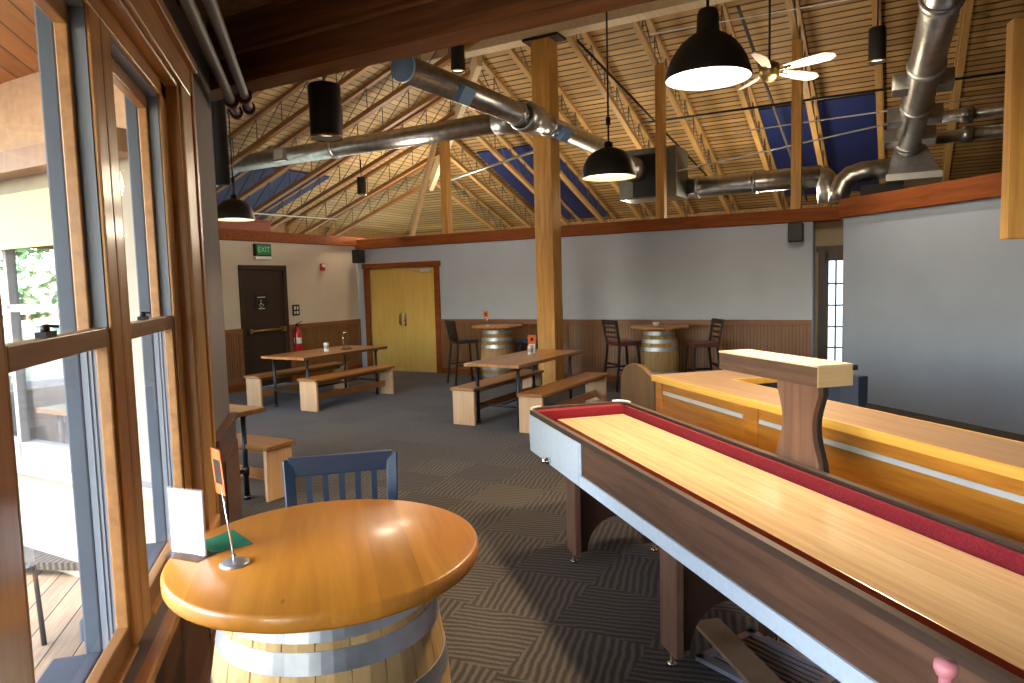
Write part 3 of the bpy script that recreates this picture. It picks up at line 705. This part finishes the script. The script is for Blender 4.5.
g=MB(); g.box((-.02,-.02,.47),(.02,.02,.52)); g.bar((-.02,0,.52),(.10,-.02,.56),.025,.01); g.bar((-.02,0,.50),(.09,-.02,.50),.025,.01); g.build('valve','blackmetal',t)
MB().tube([(.02,0,.49),(-.06,-.03,.47),(-.085,-.03,.38),(-.085,-.03,.15)],.011,8).build('hose','blackmatte',t)
MB().lathe([(.0712,.16),(.0712,.27)],24).build('white_label','white',t)
MB().box((-.03,.07,.1),(.03,.10,.4)).build('wall_bracket','blackmetal',t)
def speaker(p,label,rz):
    t=thing('wall_speaker',label,'speaker',loc=p,rz=rz,group='black wall speakers')
    MB().box((-.10,-.17,0),(.10,0,.27)).build('cabinet','blackmatte',t,bevel=.012)
    MB().box((-.085,-.178,.02),(.085,-.17,.25)).build('grille','lampblack',t)
    MB().box((-.02,0,.1),(.02,.06,.17)).build('bracket','blackmetal',t)
speaker(UV(WU-.08,9.62,2.2),'small black speaker in the corner above the double doors',PI/4-PI/2)
speaker(UV(WU-.06,1.35,2.20),'small black speaker at the right end of the far wall',PI/4-PI/2)
# ================================================================== FURNITURE
def barrel(parent,R1,R2,h,mat='stave',hoops=(.04,.17,.30)):
    """stave body with a dip at every seam, steel hoops"""
    m=MB(); ns=22; B=m.bm; rings=[]; nz=14
    def rad(t): return R1+(R2-R1)*math.sin(PI*t)**.9 if 0<t<1 else R1
    for i in range(nz+1):
        t=i/nz; r=rad(t); ring=[]
        for k in range(ns):
            for f,dr in ((.03,0),(.5,.002),(.97,0),(1.0,-.004)):
                a=2*PI*(k+f)/ns; rr=r+dr; ring.append(B.verts.new((rr*math.cos(a),rr*math.sin(a),t*h)))
        rings.append(ring)
    n=len(rings[0])
    for A,C in zip(rings,rings[1:]):
        for k in range(n): B.faces.new((A[k],A[(k+1)%n],C[(k+1)%n],C[k]))
    B.faces.new(rings[0][::-1]); B.faces.new(rings[-1])
    o=m.build('barrel_body',mat,parent)
    for f in list(hoops)+[1-x for x in hoops]:
        w=.056/h
        a=max(.005,f-w/2); b=min(.995,f+w/2)
        ho=MB().lathe([(rad(a)-.004,a*h),(rad(a)+.003,a*h),(rad(b)+.003,b*h),(rad(b)-.004,b*h)],64,closed=True).build('hoop','hoop',o)
        for p_ in ho.data.polygons: p_.use_smooth=False
    return o
t=thing('barrel_table','nearest round table, honey fir top on a wine barrel','table',loc=(0,2.065,0))
# round top
MB().lathe([(0,-.008),(.430,-.008),(.438,-.003),(.442,.005),(.442,.030),(.438,.038),(.431,.042),(0,.042)],96).build('table_top','tabletop',t).location=(0,0,.908)
for a,l in ((PI/4,.43),(-PI/4,.43)):
    m=Matrix.Rotation(a,4,'Z')
    MB().prism([(-l,-.008),(l,-.008),(l-.07,-.050),(-l+.07,-.050)],-.045,.045,lambda x,z,h:m@Vector((x,h,z))).build('support_board','edgeband',t,bevel=.003).location=(0,0,.907)
bo=barrel(t,.285,.345,.866,hoops=(.036,.125,.30)); 
# far barrel tables
def farbarrel(x,y,R_,label):
    t=thing('barrel_table',label,'table',loc=(x,y,0),group='barrel tables by the far wall')
    MB().lathe([(0,.96),(R_-.01,.96),(R_,.97),(R_,.99),(R_-.01,1.0),(0,1.0)],56).build('table_top','picnic',t)
    g=MB(); g.box((-.35,-.04,.93),(.35,.04,.96)); g.box((-.04,-.35,.93),(.04,.35,.96)); g.build('support_board','benchtop',t)
    barrel(t,.235,.29,.93,'stavedark'); return t
farbarrel(2.98,11.55,.44,'round barrel table by the far wall left of the tall post')
farbarrel(5.09,9.69,.44,'round barrel table by the far wall right of the tall post')
# bar stools
def stool(style,mat,label,x,y,rz,group,name='bar_stool',seatmat=None,zb=1.10,df=.20):
    t=thing(name,label,'stool',loc=(x,y,0),rz=rz,group=group)   # faces +y locally, back at -y
    zs=.74; hw=.205
    MB().box((-hw,-.19,zs-.035),(hw,df,zs+.03)).build('seat',seatmat or mat,t,bevel=.012)
    for sx in (-1,1):
        MB().bar((sx*.17,df-.04,zs-.03),(sx*.20,df+.01,0),.032,.032).build('leg',mat,t,bevel=.003)
        MB().bar((sx*.18,-.17,zs),(sx*.205,-.25,0),.032,.032).build('leg',mat,t,bevel=.003)
        MB().bar((sx*.185,-.18,zs-.02),(sx*.20,-.25,zb),.042,.03).build('back_stile',mat,t,bevel=.004)
    g=MB()
    g.bar((-.19,df-.01,.28),(.19,df-.01,.28),.022,.03); g.bar((-.195,-.22,.42),(.195,-.22,.42),.022,.03)
    for sx in (-1,1): g.bar((sx*.188,df-.015,.34),(sx*.195,-.215,.34),.02,.028)
    g.build('footrest',mat,t)
    MB().bar((-.20,-.248,zb-.03),(.20,-.248,zb-.03),.03,.075).build('top_rail',mat,t,bevel=.006)
    if style=='slat':
        for i in range(5):
            x_=-.125+.0625*i
            MB().bar((x_*.95,-.19,zs+.0),(x_,-.246,zb-.05),.022,.012,up=(0,1,0)).build('slat',mat,t)
    else:
        for i in range(3):
            z_=zs+.10+i*.075; MB().bar((-.19,-.20-.012*(i+1),z_),(.19,-.20-.012*(i+1),z_),.016,.035).build('slat',mat,t)
    return t
stool('slat','navy','dark navy slatted bar chair behind the nearest round table',.058,2.52,PI-.03,'navy slat back chairs',name='bar_chair',zb=1.045,df=.09)
stool('slat','navy','navy bar chair corner peeking at the bottom edge beside the barrel',.02,1.24,-.42,'navy slat back chairs',name='bar_chair',zb=1.045)
stool('slat','stoolblack','black bar stool left of the far left barrel table',2.43,11.74,-PI/2+.15,'stools by the far wall')
stool('slat','navy','dark blue bar stool right of the far left barrel table',3.52,11.22,PI/2+.2,'stools by the far wall')
stool('ladder','stoolblack','ladder back bar stool left of the barrel table right of the post',4.60,9.96,-PI/2+.12,'stools by the far wall',seatmat='vinyl')
stool('ladder','stoolblack','ladder back bar stool right of the barrel table right of the post',5.48,9.12,PI/2-.2,'stools by the far wall',seatmat='vinyl')
# picnic tables
def picnic(u0_,v0_,L,W,label,z=.755,rz=PI/4):
    t=thing('picnic_table',label,'table',loc=UV(u0_,v0_),rz=rz,group='picnic tables with pipe legs')  # local x=u, y=v
    MB().box((0,0,z-.04),(L,W,z)).build('table_top','picnic',t,bevel=.006)
    for x in (.15,L-.18):
        g=MB()
        for y in (.10,W-.10):
            g.tube([(x,y,.01),(x,y,z-.04)],.021,12); g.tube([(x,y,0),(x,y,.03)],.03,12); g.tube([(x,y,z-.07),(x,y,z-.04)],.036,12); g.tube([(x,y,.20),(x,y,.27)],.027,12)
        g.tube([(x,.10,.235),(x,W-.10,.235)],.017,10)
        g.build('leg','pipe_dark',t)
    MB().tube([(.15,W/2,.235),(L-.18,W/2,.235)],.016,10).build('stretcher','pipe_dark',t)
    return t
def bench(u0_,v0_,L,W,label,axis='u',z=.455):
    t=thing('picnic_bench',label,'bench',loc=UV(u0_,v0_),rz=PI/4+(PI/2 if axis=='v' else 0),group='pine benches')
    MB().box((0,0,z-.035),(L,W,z)).build('seat','benchtop',t,bevel=.005)
    for x in (.03,L-.07): MB().box((x,.015,0),(x+.035,W-.015,z-.035)).build('end_panel','benchend',t,bevel=.004)
    g=MB(); g.box((.065,W/2-.018,.13),(L-.07,W/2+.018,.22)); g.box((.065,W/2-.015,z-.10),(L-.07,W/2+.015,z-.035)); g.build('stretcher','benchtop',t,bevel=.003)
    return t
picnic(6.92,7.20,1.80,.86,'far picnic table near the dark exit door')
bench(6.93,7.02,1.74,.35,'pine bench on the right of the far picnic table')
bench(6.90,8.10,1.90,.33,'pine bench on the left of the far picnic table')
picnic(7.02,3.86,1.82,.77,'picnic table beside the tall timber post')
bench(6.84,3.48,2.02,.33,'pine bench between the tall post and the shuffleboard end')
bench(6.96,4.46,1.9,.34,'pine bench on the left of the table by the tall post')
picnic(3.88,4.50,1.9,.78,'nearest picnic table, mostly hidden by the wall end',rz=PI*.75)  # runs along v
bench(4.07,4.38,1.9,.30,'nearest pine bench beside the wall end','v')
# things on tables
def tin(x,y,z,label,mat='white',h=.13):
    t=thing('menu_tin',label,'tin',loc=(x,y,z)); MB().lathe([(0,0),(.035,0),(.037,.01),(.037,h-.01),(.034,h),(0,h)],20).build('can',mat,t); MB().lathe([(.0375,h*.3),(.0375,h*.7)],20).build('band','greyvent',t); return t
tin(.12,10.86,.755,'white can standing on the far picnic table')
t=thing('condiment_caddy','wire hoop caddy on the far picnic table','caddy',loc=(.42,11.05,.755),rz=PI/4)
MB().box((-.07,-.05,0),(.07,.05,.012)).build('tray','blackmetal',t); MB().tube([(-.06,0,.01),(-.06,0,.22),(-.03,0,.27),(.03,0,.27),(.06,0,.22),(.06,0,.01)],.004,6).build('wire_handle','chrome',t)
tin(2.72,8.80,.755,'blue and white can on the table by the tall post','silver',.12)
t=thing('table_sign','orange menu card on the table by the tall post','sign',loc=(2.78,8.92,.755),rz=-.3)
MB().box((-.05,-.02,0),(.05,.02,.012)).build('base','white',t); MB().box((-.045,-.003,.012),(.045,.003,.13)).build('holder','paper',t); MB().box((-.055,-.004,.13),(.055,.004,.25)).build('card','orange',t); MB().box((-.018,-.006,.17),(.018,-.004,.215)).build('printed_mark','blackmatte',t)
t=thing('card_stand','wire card stand with orange card on the far left barrel table','sign',loc=(2.78,11.42,1.0))
MB().lathe([(0,0),(.035,0),(.03,.01),(0,.012)],20).build('base','silver',t); MB().tube([(0,0,.01),(-.02,0,.16)],.004,6).build('rod','chrome',t); MB().box((-.065,-.003,.15),(.015,.003,.25)).build('card','orange',t); MB().box((-.04,-.005,.18),(-.012,-.003,.225)).build('printed_mark','blackmatte',t)
t=thing('drink_glass','small glass bowl on the right barrel table','bowl',loc=(4.98,9.6,1.0))
MB().lathe([(0,0),(.03,0),(.05,.03),(.055,.06),(.05,.06),(.045,.03),(0,.01)],20).build('bowl','silver',t)
# near table items
t=thing('acrylic_sign_holder','white sheet in a clear acrylic holder on the nearest round table','sign holder',loc=(-.385,2.115,.95),rz=math.radians(-38))
MB().box((-.066,-.004,.004),(.066,-.001,.195)).build('front_panel','acrylic',t); MB().box((-.063,-.001,.006),(.063,.001,.19)).build('white_sheet','paper',t); MB().box((-.066,.001,.004),(.066,.004,.195)).build('rear_panel','acrylic',t); MB().box((-.07,-.035,0),(.07,.035,.004)).build('foot','acrylic',t)
t=thing('green_card','green card lying flat beside the sign holder','card',loc=(-.30,2.185,.951))
MB().prism([(-.075,.02),(.015,.105),(.085,-.04),(-.02,-.085)],0,.002).build('sheet','green',t)
t=thing('clip_stand','metal clip stand with a slim orange card on the nearest round table','sign',loc=(-.25,2.0,.95))
MB().lathe([(0,0),(.040,0),(.040,.004),(.034,.009),(0,.011)],32).build('base','hoop',t)
MB().tube([(0,0,.008),(-.025,.03,.21)],.0028,8).build('rod','chrome',t)
MB().tube([(0,0,.008),(0,0,.03)],.005,8).build('rod_socket','chrome',t)
m=Matrix.Translation((-.028,.035,.19))@Matrix.Rotation(math.radians(121),4,'Z')@Matrix.Rotation(math.radians(-4),4,'X')
g=MB(); 
for a,b in (((-.03,-.001,0),(-.022,.001,.13)),((.022,-.001,0),(.03,.001,.13)),((-.03,-.001,0),(.03,.001,.03)),((-.03,-.001,.10),(.03,.001,.13))): g.box(a,b,m)
c=g.build('card','orange',t); MB().box((-.022,-.0005,.03),(.022,.0005,.10),m).build('card_inset','exitdoor',c)
# ================================================================== SHUFFLEBOARD
t=thing('shuffleboard_table','long shuffleboard table with maple playfield and red gutters','game table',loc=(0,0,0))
X0,X1,XI0,XI1=1.325,2.05,1.49,1.985
YE,YN=4.42,-1.9
ZR,ZP=.868,.80
def rr(x0,x1,y0,y1,c):
    pts=[]
    for cx,cy,a0 in ((x1-c,y1-c,0),(x0+c,y1-c,90)):
        for i in range(6): a=math.radians(a0+i*18); pts.append((cx+c*math.cos(a),cy+c*math.sin(a)))
    return pts+[(x0,y0),(x1,y0)]
# playfield slab
MB().box((1.50,YN,ZP-.06),(1.975,YE-.13,ZP)).build('playfield','maple',t,bevel=.002)
# red carpet lined inner walls + gutter floor
g=MB(); g.box((1.985,YN,ZP-.10),(2.0,YE-.03,ZR-.012)); g.box((1.36,YE-.115,ZP-.10),(2.0,YE-.03,ZR-.012)); g.box((1.36,YN,ZP-.12),(2.0,YE-.03,ZP-.10)); g.box((1.355,YN,ZP-.10),(1.37,YE-.03,ZR-.015))
g.build('gutter_lining','redcarpet',t)
# dark rim on top
g=MB()
out=rr(X0,X1,YN,YE,.10); inn=rr(X0+.028,X1-.035,YN-.001,YE-.035,.075)
B=g.bm
for z0,z1 in ((ZR-.03,ZR),):
    A=[B.verts.new((x,y,z0)) for x,y in out];C=[B.verts.new((x,y,z1)) for x,y in out];D=[B.verts.new((x,y,z0)) for x,y in inn];E=[B.verts.new((x,y,z1)) for x,y in inn]
    n=len(out)
    for k in range(n-1 if False else n):
        j=(k+1)%n
        B.faces.new((A[k],A[j],C[j],C[k])); B.faces.new((D[k],D[j],E[j],E[k])); B.faces.new((C[k],C[j],E[j],E[k])); B.faces.new((A[k],A[j],D[j],D[k]))
g.build('rim','rim',t)
g=MB(); 
for cx,a0 in ((X1-.10,0),(X0+.10,90)):
    pts=[(cx+.092*math.cos(math.radians(a0+i*15)),YE-.10+.092*math.sin(math.radians(a0+i*15)),ZR+.002) for i in range(7)]
    g.tube(pts,.009,8)
g.build('corner_trim','silver',t)
# outer sides
g=MB(); g.box((X0+.006,YN,.645),(X0+.03,3.43,ZR-.03)); g.box((X1-.03,YN,.60),(X1-.006,YE-.06,ZR-.03)); g.box((X0+.10,YE-.03,.72),(X1-.10,YE-.008,ZR-.03))
g.build('side_panel','walnut',t)
g=MB(); g.box((X0,3.43,.60),(X0+.03,YE-.075,ZR-.03)); g.box((X0-.004,YN,.60),(X0+.03,3.44,.665)); g.prism([(3.45,.60),(YE-.10,.60),(YE-.10,.60),(YE-.08,.66),(YE-.08,ZR-.03),(3.45,ZR-.03)],X0-.004,X0+.03,lambda a,b,h:(h,a,b))
g.build('white_apron','whitetrim',t)
MB().box((X0+.0,YN,.60),(X1-.02,YE-.12,.62)).build('underside','cableg',t)
MB().lathe([(0,0),(.022,0),(.022,.02),(.013,.03),(.015,.05),(0,.052)],16,mat=Matrix.Rotation(-PI/2,4,'Y')).build('drain_knob','chrome',t).location=(X0-.004,3.93,.625)
# pedestal legs with arched cut-out
for y in (3.87,2.66,1.1,-.5):
    poly=[(1.43,.06),(1.43,.60),(2.0,.60),(2.0,.06),(1.93,.06)]
    poly+= [(1.715+.19*math.cos(a),.06+.20*math.sin(a)) for a in [PI*i/12 for i in range(13)]]+[(1.50,.06)]
    o=MB().prism([(x,z) for x,z in poly],y-.02,y+.02,lambda a,b,h:(a,h,b)).build('leg','cableg',t)
    for x in (1.445,1.985):
        MB().box((x-.018,y-.075,.06),(x+.018,y+.075,.60)).build('leg_side',"walnut_z",o,bevel=.003)
        MB().lathe([(0,0),(.025,0),(.022,.012),(.008,.016),(.008,.07),(0,.07)],16,(x,y,0)).build('levelling_foot','chrome',o)
# scoreboard on the far rail
t=thing('score_unit','wooden score box on a waisted pedestal behind the playfield','scoreboard',loc=(0,0,0))
def ped():
    z0,z1=.62,1.225; cy,hw=2.62,.15; L=[];R=[]
    for i in range(17):
        f=i/16; z=z0+(z1-z0)*f
        zz=(z-.86)/(z1-.86)
        h=hw if zz<0 else hw-.05*max(0,math.sin(PI*min(1,max(0,zz))))**1.3 - (.012 if zz>.9 else 0)
        L.append((cy-h,z)); R.append((cy+h,z))
    return L+R[::-1]
MB().prism(ped(),2.054,2.078,lambda a,b,h:(h,a,b)).build('pedestal','walnut_z',t)
MB().prism([(a*1.0+(.006 if a>2.62 else -.006),b) for a,b in ped()],2.078,2.10,lambda a,b,h:(h,a,b)).build('pedestal_back','blackmatte',t)
r_=MB().box((2.045,2.48,1.222),(2.225,3.23,1.31)).build('score_box','walnut',t,bevel=.002)
MB().box((2.043,2.478,1.31),(2.227,3.232,1.318)).build('top_board','paletop',r_); MB().box((2.046,2.474,1.223),(2.224,2.48,1.31)).build('end_board','paleply',r_)
MB().lathe([(0,0),(.022,0),(.022,.02),(0,.02)],12,(2.235,2.49,1.29)).build('end_knob','blackmatte',r_)
# ================================================================== COUNTER
t=thing('bar_counter','orange oak counter with silver strips behind the shuffleboard','counter')
MB().box((2.385,.2,.965),(2.75,4.66,1.0)).build('ledge','ledge',t,bevel=.004)
g=MB(); g.box((2.75,4.20,.965),(3.75,4.66,1.0)); g.build('return_ledge','ledge',t,bevel=.004)
g=MB(); g.box((2.378,.2,.958),(2.39,3.44,1.002)); g.box((2.378,3.44,.955),(2.39,4.66,1.0)); g.box((2.75,4.19,.955),(3.75,4.20,1.0)); g.box((2.75,.2,.90),(2.76,4.2,1.0)); g.build('edge_band','edgeband',t)
MB().box((2.42,.2,.04),(2.66,4.60,.958)).build('carcass','counter',t)
g=MB()
for a,b in ((3.52,4.60),(.2,3.42)): g.box((2.41,a,.60),(2.42,b,.955)); 
g.box((2.40,3.40,.04),(2.42,3.53,.955)); g.box((2.40,4.55,.04),(2.42,4.64,.955))
g.build('front_panel','counter',t,bevel=.002)
g=MB(); g.box((2.402,3.55,.868),(2.412,4.53,.893)); g.box((2.402,.2,.868),(2.412,3.39,.893)); g.build('silver_strip','silver',t)
MB().box((2.76,4.24,0),(3.7,4.62,.965)).build('return_cabinet','shade_blue',t)  # cabinet colour carries the blue shade seen below the ledge
pp=[(4.66,.0),(4.66,.965),(4.74,.985),(4.82,1.015),(4.90,1.038),(4.98,1.045),(5.06,1.04),(5.14,1.02),(5.21,.975),(5.25,.90),(5.26,.80),(5.26,0)]
tag(MB().prism(pp,2.40,2.44,lambda a,b,h:(h,a,b)).build('end_panel_board','endpanel',bevel=.004),'brown round topped side panel at the counter far end','panel')
# hanging timber upper right
t=thing('hanging_cabinet','pale wooden canopy end hanging at the right edge','canopy',loc=(2.50,2.02,1.82),rz=math.radians(-30))
MB().box((0,0,.0),(.5,.06,.80)).build('end_board','post',t,bevel=.004); MB().box((.46,.02,.1),(1.2,.06,.6)).build('front_board','post',t)
MB().tube([(.4,.03,.78),(.4,.03,1.48)],.012,8).build('hanger_rod','blackmetal',t)
# under table clutter
t=thing('floor_grille','grey slotted grille lying under the shuffleboard','grille',loc=(1.83,2.50,.0),rz=math.radians(20))
g=MB(); g.box((-.20,-.24,0),(.20,-.20,.02)); g.box((-.20,.20,0),(.20,.24,.02)); g.box((-.20,-.24,0),(-.16,.24,.02)); g.box((.16,-.24,0),(.20,.24,.02)); g.build('frame','greyvent',t)
g=MB()
for i in range(9): x=-.15+i*.037; g.box((x,-.21,.004),(x+.014,.21,.014))
g.build('slats','greyvent',t); MB().box((-.18,-.22,0),(.18,.22,.003)).build('backing','blackmatte',t)
tag(MB().bar((1.70,2.80,.09),(1.60,1.85,.10),.13,.018).build('loose_board','cardboard'),'loose brown board lying across the grille under the shuffleboard','board')
# sticks at the bottom right
t=thing('hand_cues','pink and olive sticks standing at the bottom right corner','sticks',loc=(.675,.605,0))
MB().lathe([(0,0),(.09,0),(.09,.02),(0,.03)],24).build('stand_base','blackmetal',t)
MB().tube([(.006,0,.02),(.004,0,1.0),(.004,0,1.235)],.007,10).build('pink_stick','pink',t); MB().lathe([(0,0),(.010,.004),(.013,.012),(.012,.02),(0,.022)],12,(.004,0,1.233)).build('pink_tip','pink',t)
MB().tube([(-.022,0,.02),(-.02,.0,1.225)],.007,10).build('olive_stick','olive',t)
# ================================================================== OUTDOORS
struct(MB().prism([(-.72,-6),(-.72,4.3),(-9,12.5),(-14,12.5),(-14,-6)],-.16,-.10).build('terrace_floor','deckboards'),'weathered deck boards outside')
w=MB().ubox(-3.2,3.3,-.10,1.15,4.3,-.092).build('terrace_border','deckboards'); struct(w,'diagonal deck boards outside'); w.rotation_euler=(0,0,0)
struct(MB().prism([(-.70,-6),(-.70,4.3),(-3.0,6.6),(-3.4,6.6),(-3.4,-6)],3.02,3.08).build('porch_ceiling','soffit'),'orange cedar porch ceiling outside')
tag(MB().ubox(2.28,4.3,2.00,2.31,9,2.33).build('sun_shade','yellow'),'pale yellow shade cloth above the outer window','shade')
tag(MB().ubox(2.20,3.55,2.44,2.34,9,2.56).build('porch_beam','brownpost'),'brown beam above the outer window','beam')
t=thing('porch_post','brown post standing on the deck outside','post',loc=(-3.1,4.7,-.1))
MB().box((-.06,-.06,0),(.06,.06,3.12)).build('shaft','brownpost',t); MB().box((-.08,-.08,0),(.08,.08,.1)).build('foot','blackmetal',t)
struct(MB().prism([(-60,-40),(60,-40),(60,60),(-60,60)],-.7,-.6).build('ground','lawn'),'dry grass beyond the deck')
def ochair(x,y,rz,label,z=-.1,cushion=None):
    t=thing('patio_chair',label,'chair',loc=(x,y,z),rz=rz,group='patio chairs')
    for sx in (-1,1):
        MB().tube([(sx*.23,.22,0),(sx*.23,.20,.42),(sx*.22,-.18,.42),(sx*.22,-.27,.86)],.013,8).build('side_frame','tan_chair',t)
        MB().tube([(sx*.22,-.18,.42),(sx*.25,-.26,0)],.013,8).build('leg','tan_chair',t)
    g=MB()
    for i in range(7): a=-.18+i*.06; g.box((-.22,a,.42),(.22,a+.035,.435))
    g.build('seat','tan_chair' if not cushion else cushion,t)
    g=MB(); g.tube([(-.22,-.27,.86),(.22,-.27,.86)],.013,8)
    for i in range(7): g.bar((-.18+i*.06,-.19,.46),(-.18+i*.06,-.27,.86),.02,.008)
    g.build('backrest','tan_chair' if not cushion else cushion,t)
ochair(-1.72,3.85,-1.9,'dark metal patio chair outside the near window')
ochair(-2.6,9.2,.6,'dark chair seen through the outer window',0,'orangecloth')
ochair(-3.4,8.2,1.6,'orange chair seen through the outer window',0,'orangecloth')
def tree(x,y,h,R_,label,seed):
    rnd=random.Random(seed); t=thing('tree',label,'tree',loc=(x,y,-.6),group='trees outside')
    MB().tube([(0,0,0),(.1,0,h*.3),(0,.1,h*.62)],.2,10,r2=.08).build('trunk','bark',t)
    m=MB(); B=m.bm
    for i in range(2600):
        while True:
            p=Vector((rnd.uniform(-1,1),rnd.uniform(-1,1),rnd.uniform(-1,1)))
            if .25<p.length<1: break
        lump=.75+.35*math.sin(5*p.x+seed)*math.cos(4*p.z+2*p.y)
        c=Vector((p.x*R_*lump,p.y*R_*lump,h*.6+p.z*h*.42*lump)); s=rnd.uniform(.10,.2)
        a=Vector((rnd.uniform(-1,1),rnd.uniform(-1,1),rnd.uniform(-1,1))).normalized(); b=a.cross(Vector((rnd.uniform(-1,1),rnd.uniform(-1,1),rnd.uniform(-1,1)))).normalized()
        B.faces.new([B.verts.new(c+s*q) for q in (a,b*.5,-a,-b*.5)])
    m.build('foliage','leaf',t)
for i,(x,y,h,R_,l) in enumerate([(-9,15.5,6,2.4,'green tree seen through the outer window, nearest'),(-15,21,7,3,'green tree left of the nearest one outside'),(-16,11,7,3.2,'green tree far left beyond the deck'),(-12,5,6,2.8,'green tree beyond the deck rail'),(-5.5,21,6,2.6,'green tree behind the hall window')]): tree(x,y,h,R_,l,i+3)
# ================================================================== LIGHT, SKY, CAMERA
wd=bpy.data.worlds.new('world'); scene.world=wd; wd.use_nodes=True; t=wd.node_tree
sky=t.nodes.new('ShaderNodeTexSky'); sky.sky_type='NISHITA'; sky.sun_disc=False; sky.sun_elevation=math.radians(48); sky.sun_rotation=math.radians(250); sky.air_density=1.2; sky.dust_density=1.5
t.links.new(sky.outputs[0],t.nodes['Background'].inputs[0]); t.nodes['Background'].inputs[1].default_value=2.5
sun=bpy.data.lights.new('sun','SUN'); sun.energy=2.6; sun.angle=math.radians(.6); sun.color=(1,.93,.82)
so=bpy.data.objects.new('sun',sun); COL.objects.link(so)
so.rotation_euler=Vector((.72,.42,-.78)).to_track_quat('-Z','Y').to_euler()
cam=bpy.data.cameras.new('camera'); co=bpy.data.objects.new('camera',cam); COL.objects.link(co); scene.camera=co
cam.sensor_width=36; cam.lens=694.13/1024*36; cam.clip_start=.05; cam.clip_end=200
yaw,pitch,roll=map(math.radians,(15.663,4.742,-1.4944))
fw=Vector((math.sin(yaw)*math.cos(pitch),math.cos(yaw)*math.cos(pitch),-math.sin(pitch)))
r=Vector((math.cos(yaw),-math.sin(yaw),0)); u=r.cross(fw)
r2=math.cos(roll)*r+math.sin(roll)*u; u2=-math.sin(roll)*r+math.cos(roll)*u
m=Matrix((r2,u2,-fw)).transposed().to_4x4(); m.translation=(0,0,1.7); co.matrix_world=m
vs_=scene.view_settings; vs_.view_transform='Standard'; vs_.look='None'; vs_.gamma=1; vs_.use_curve_mapping=False; vs_.exposure=0.12
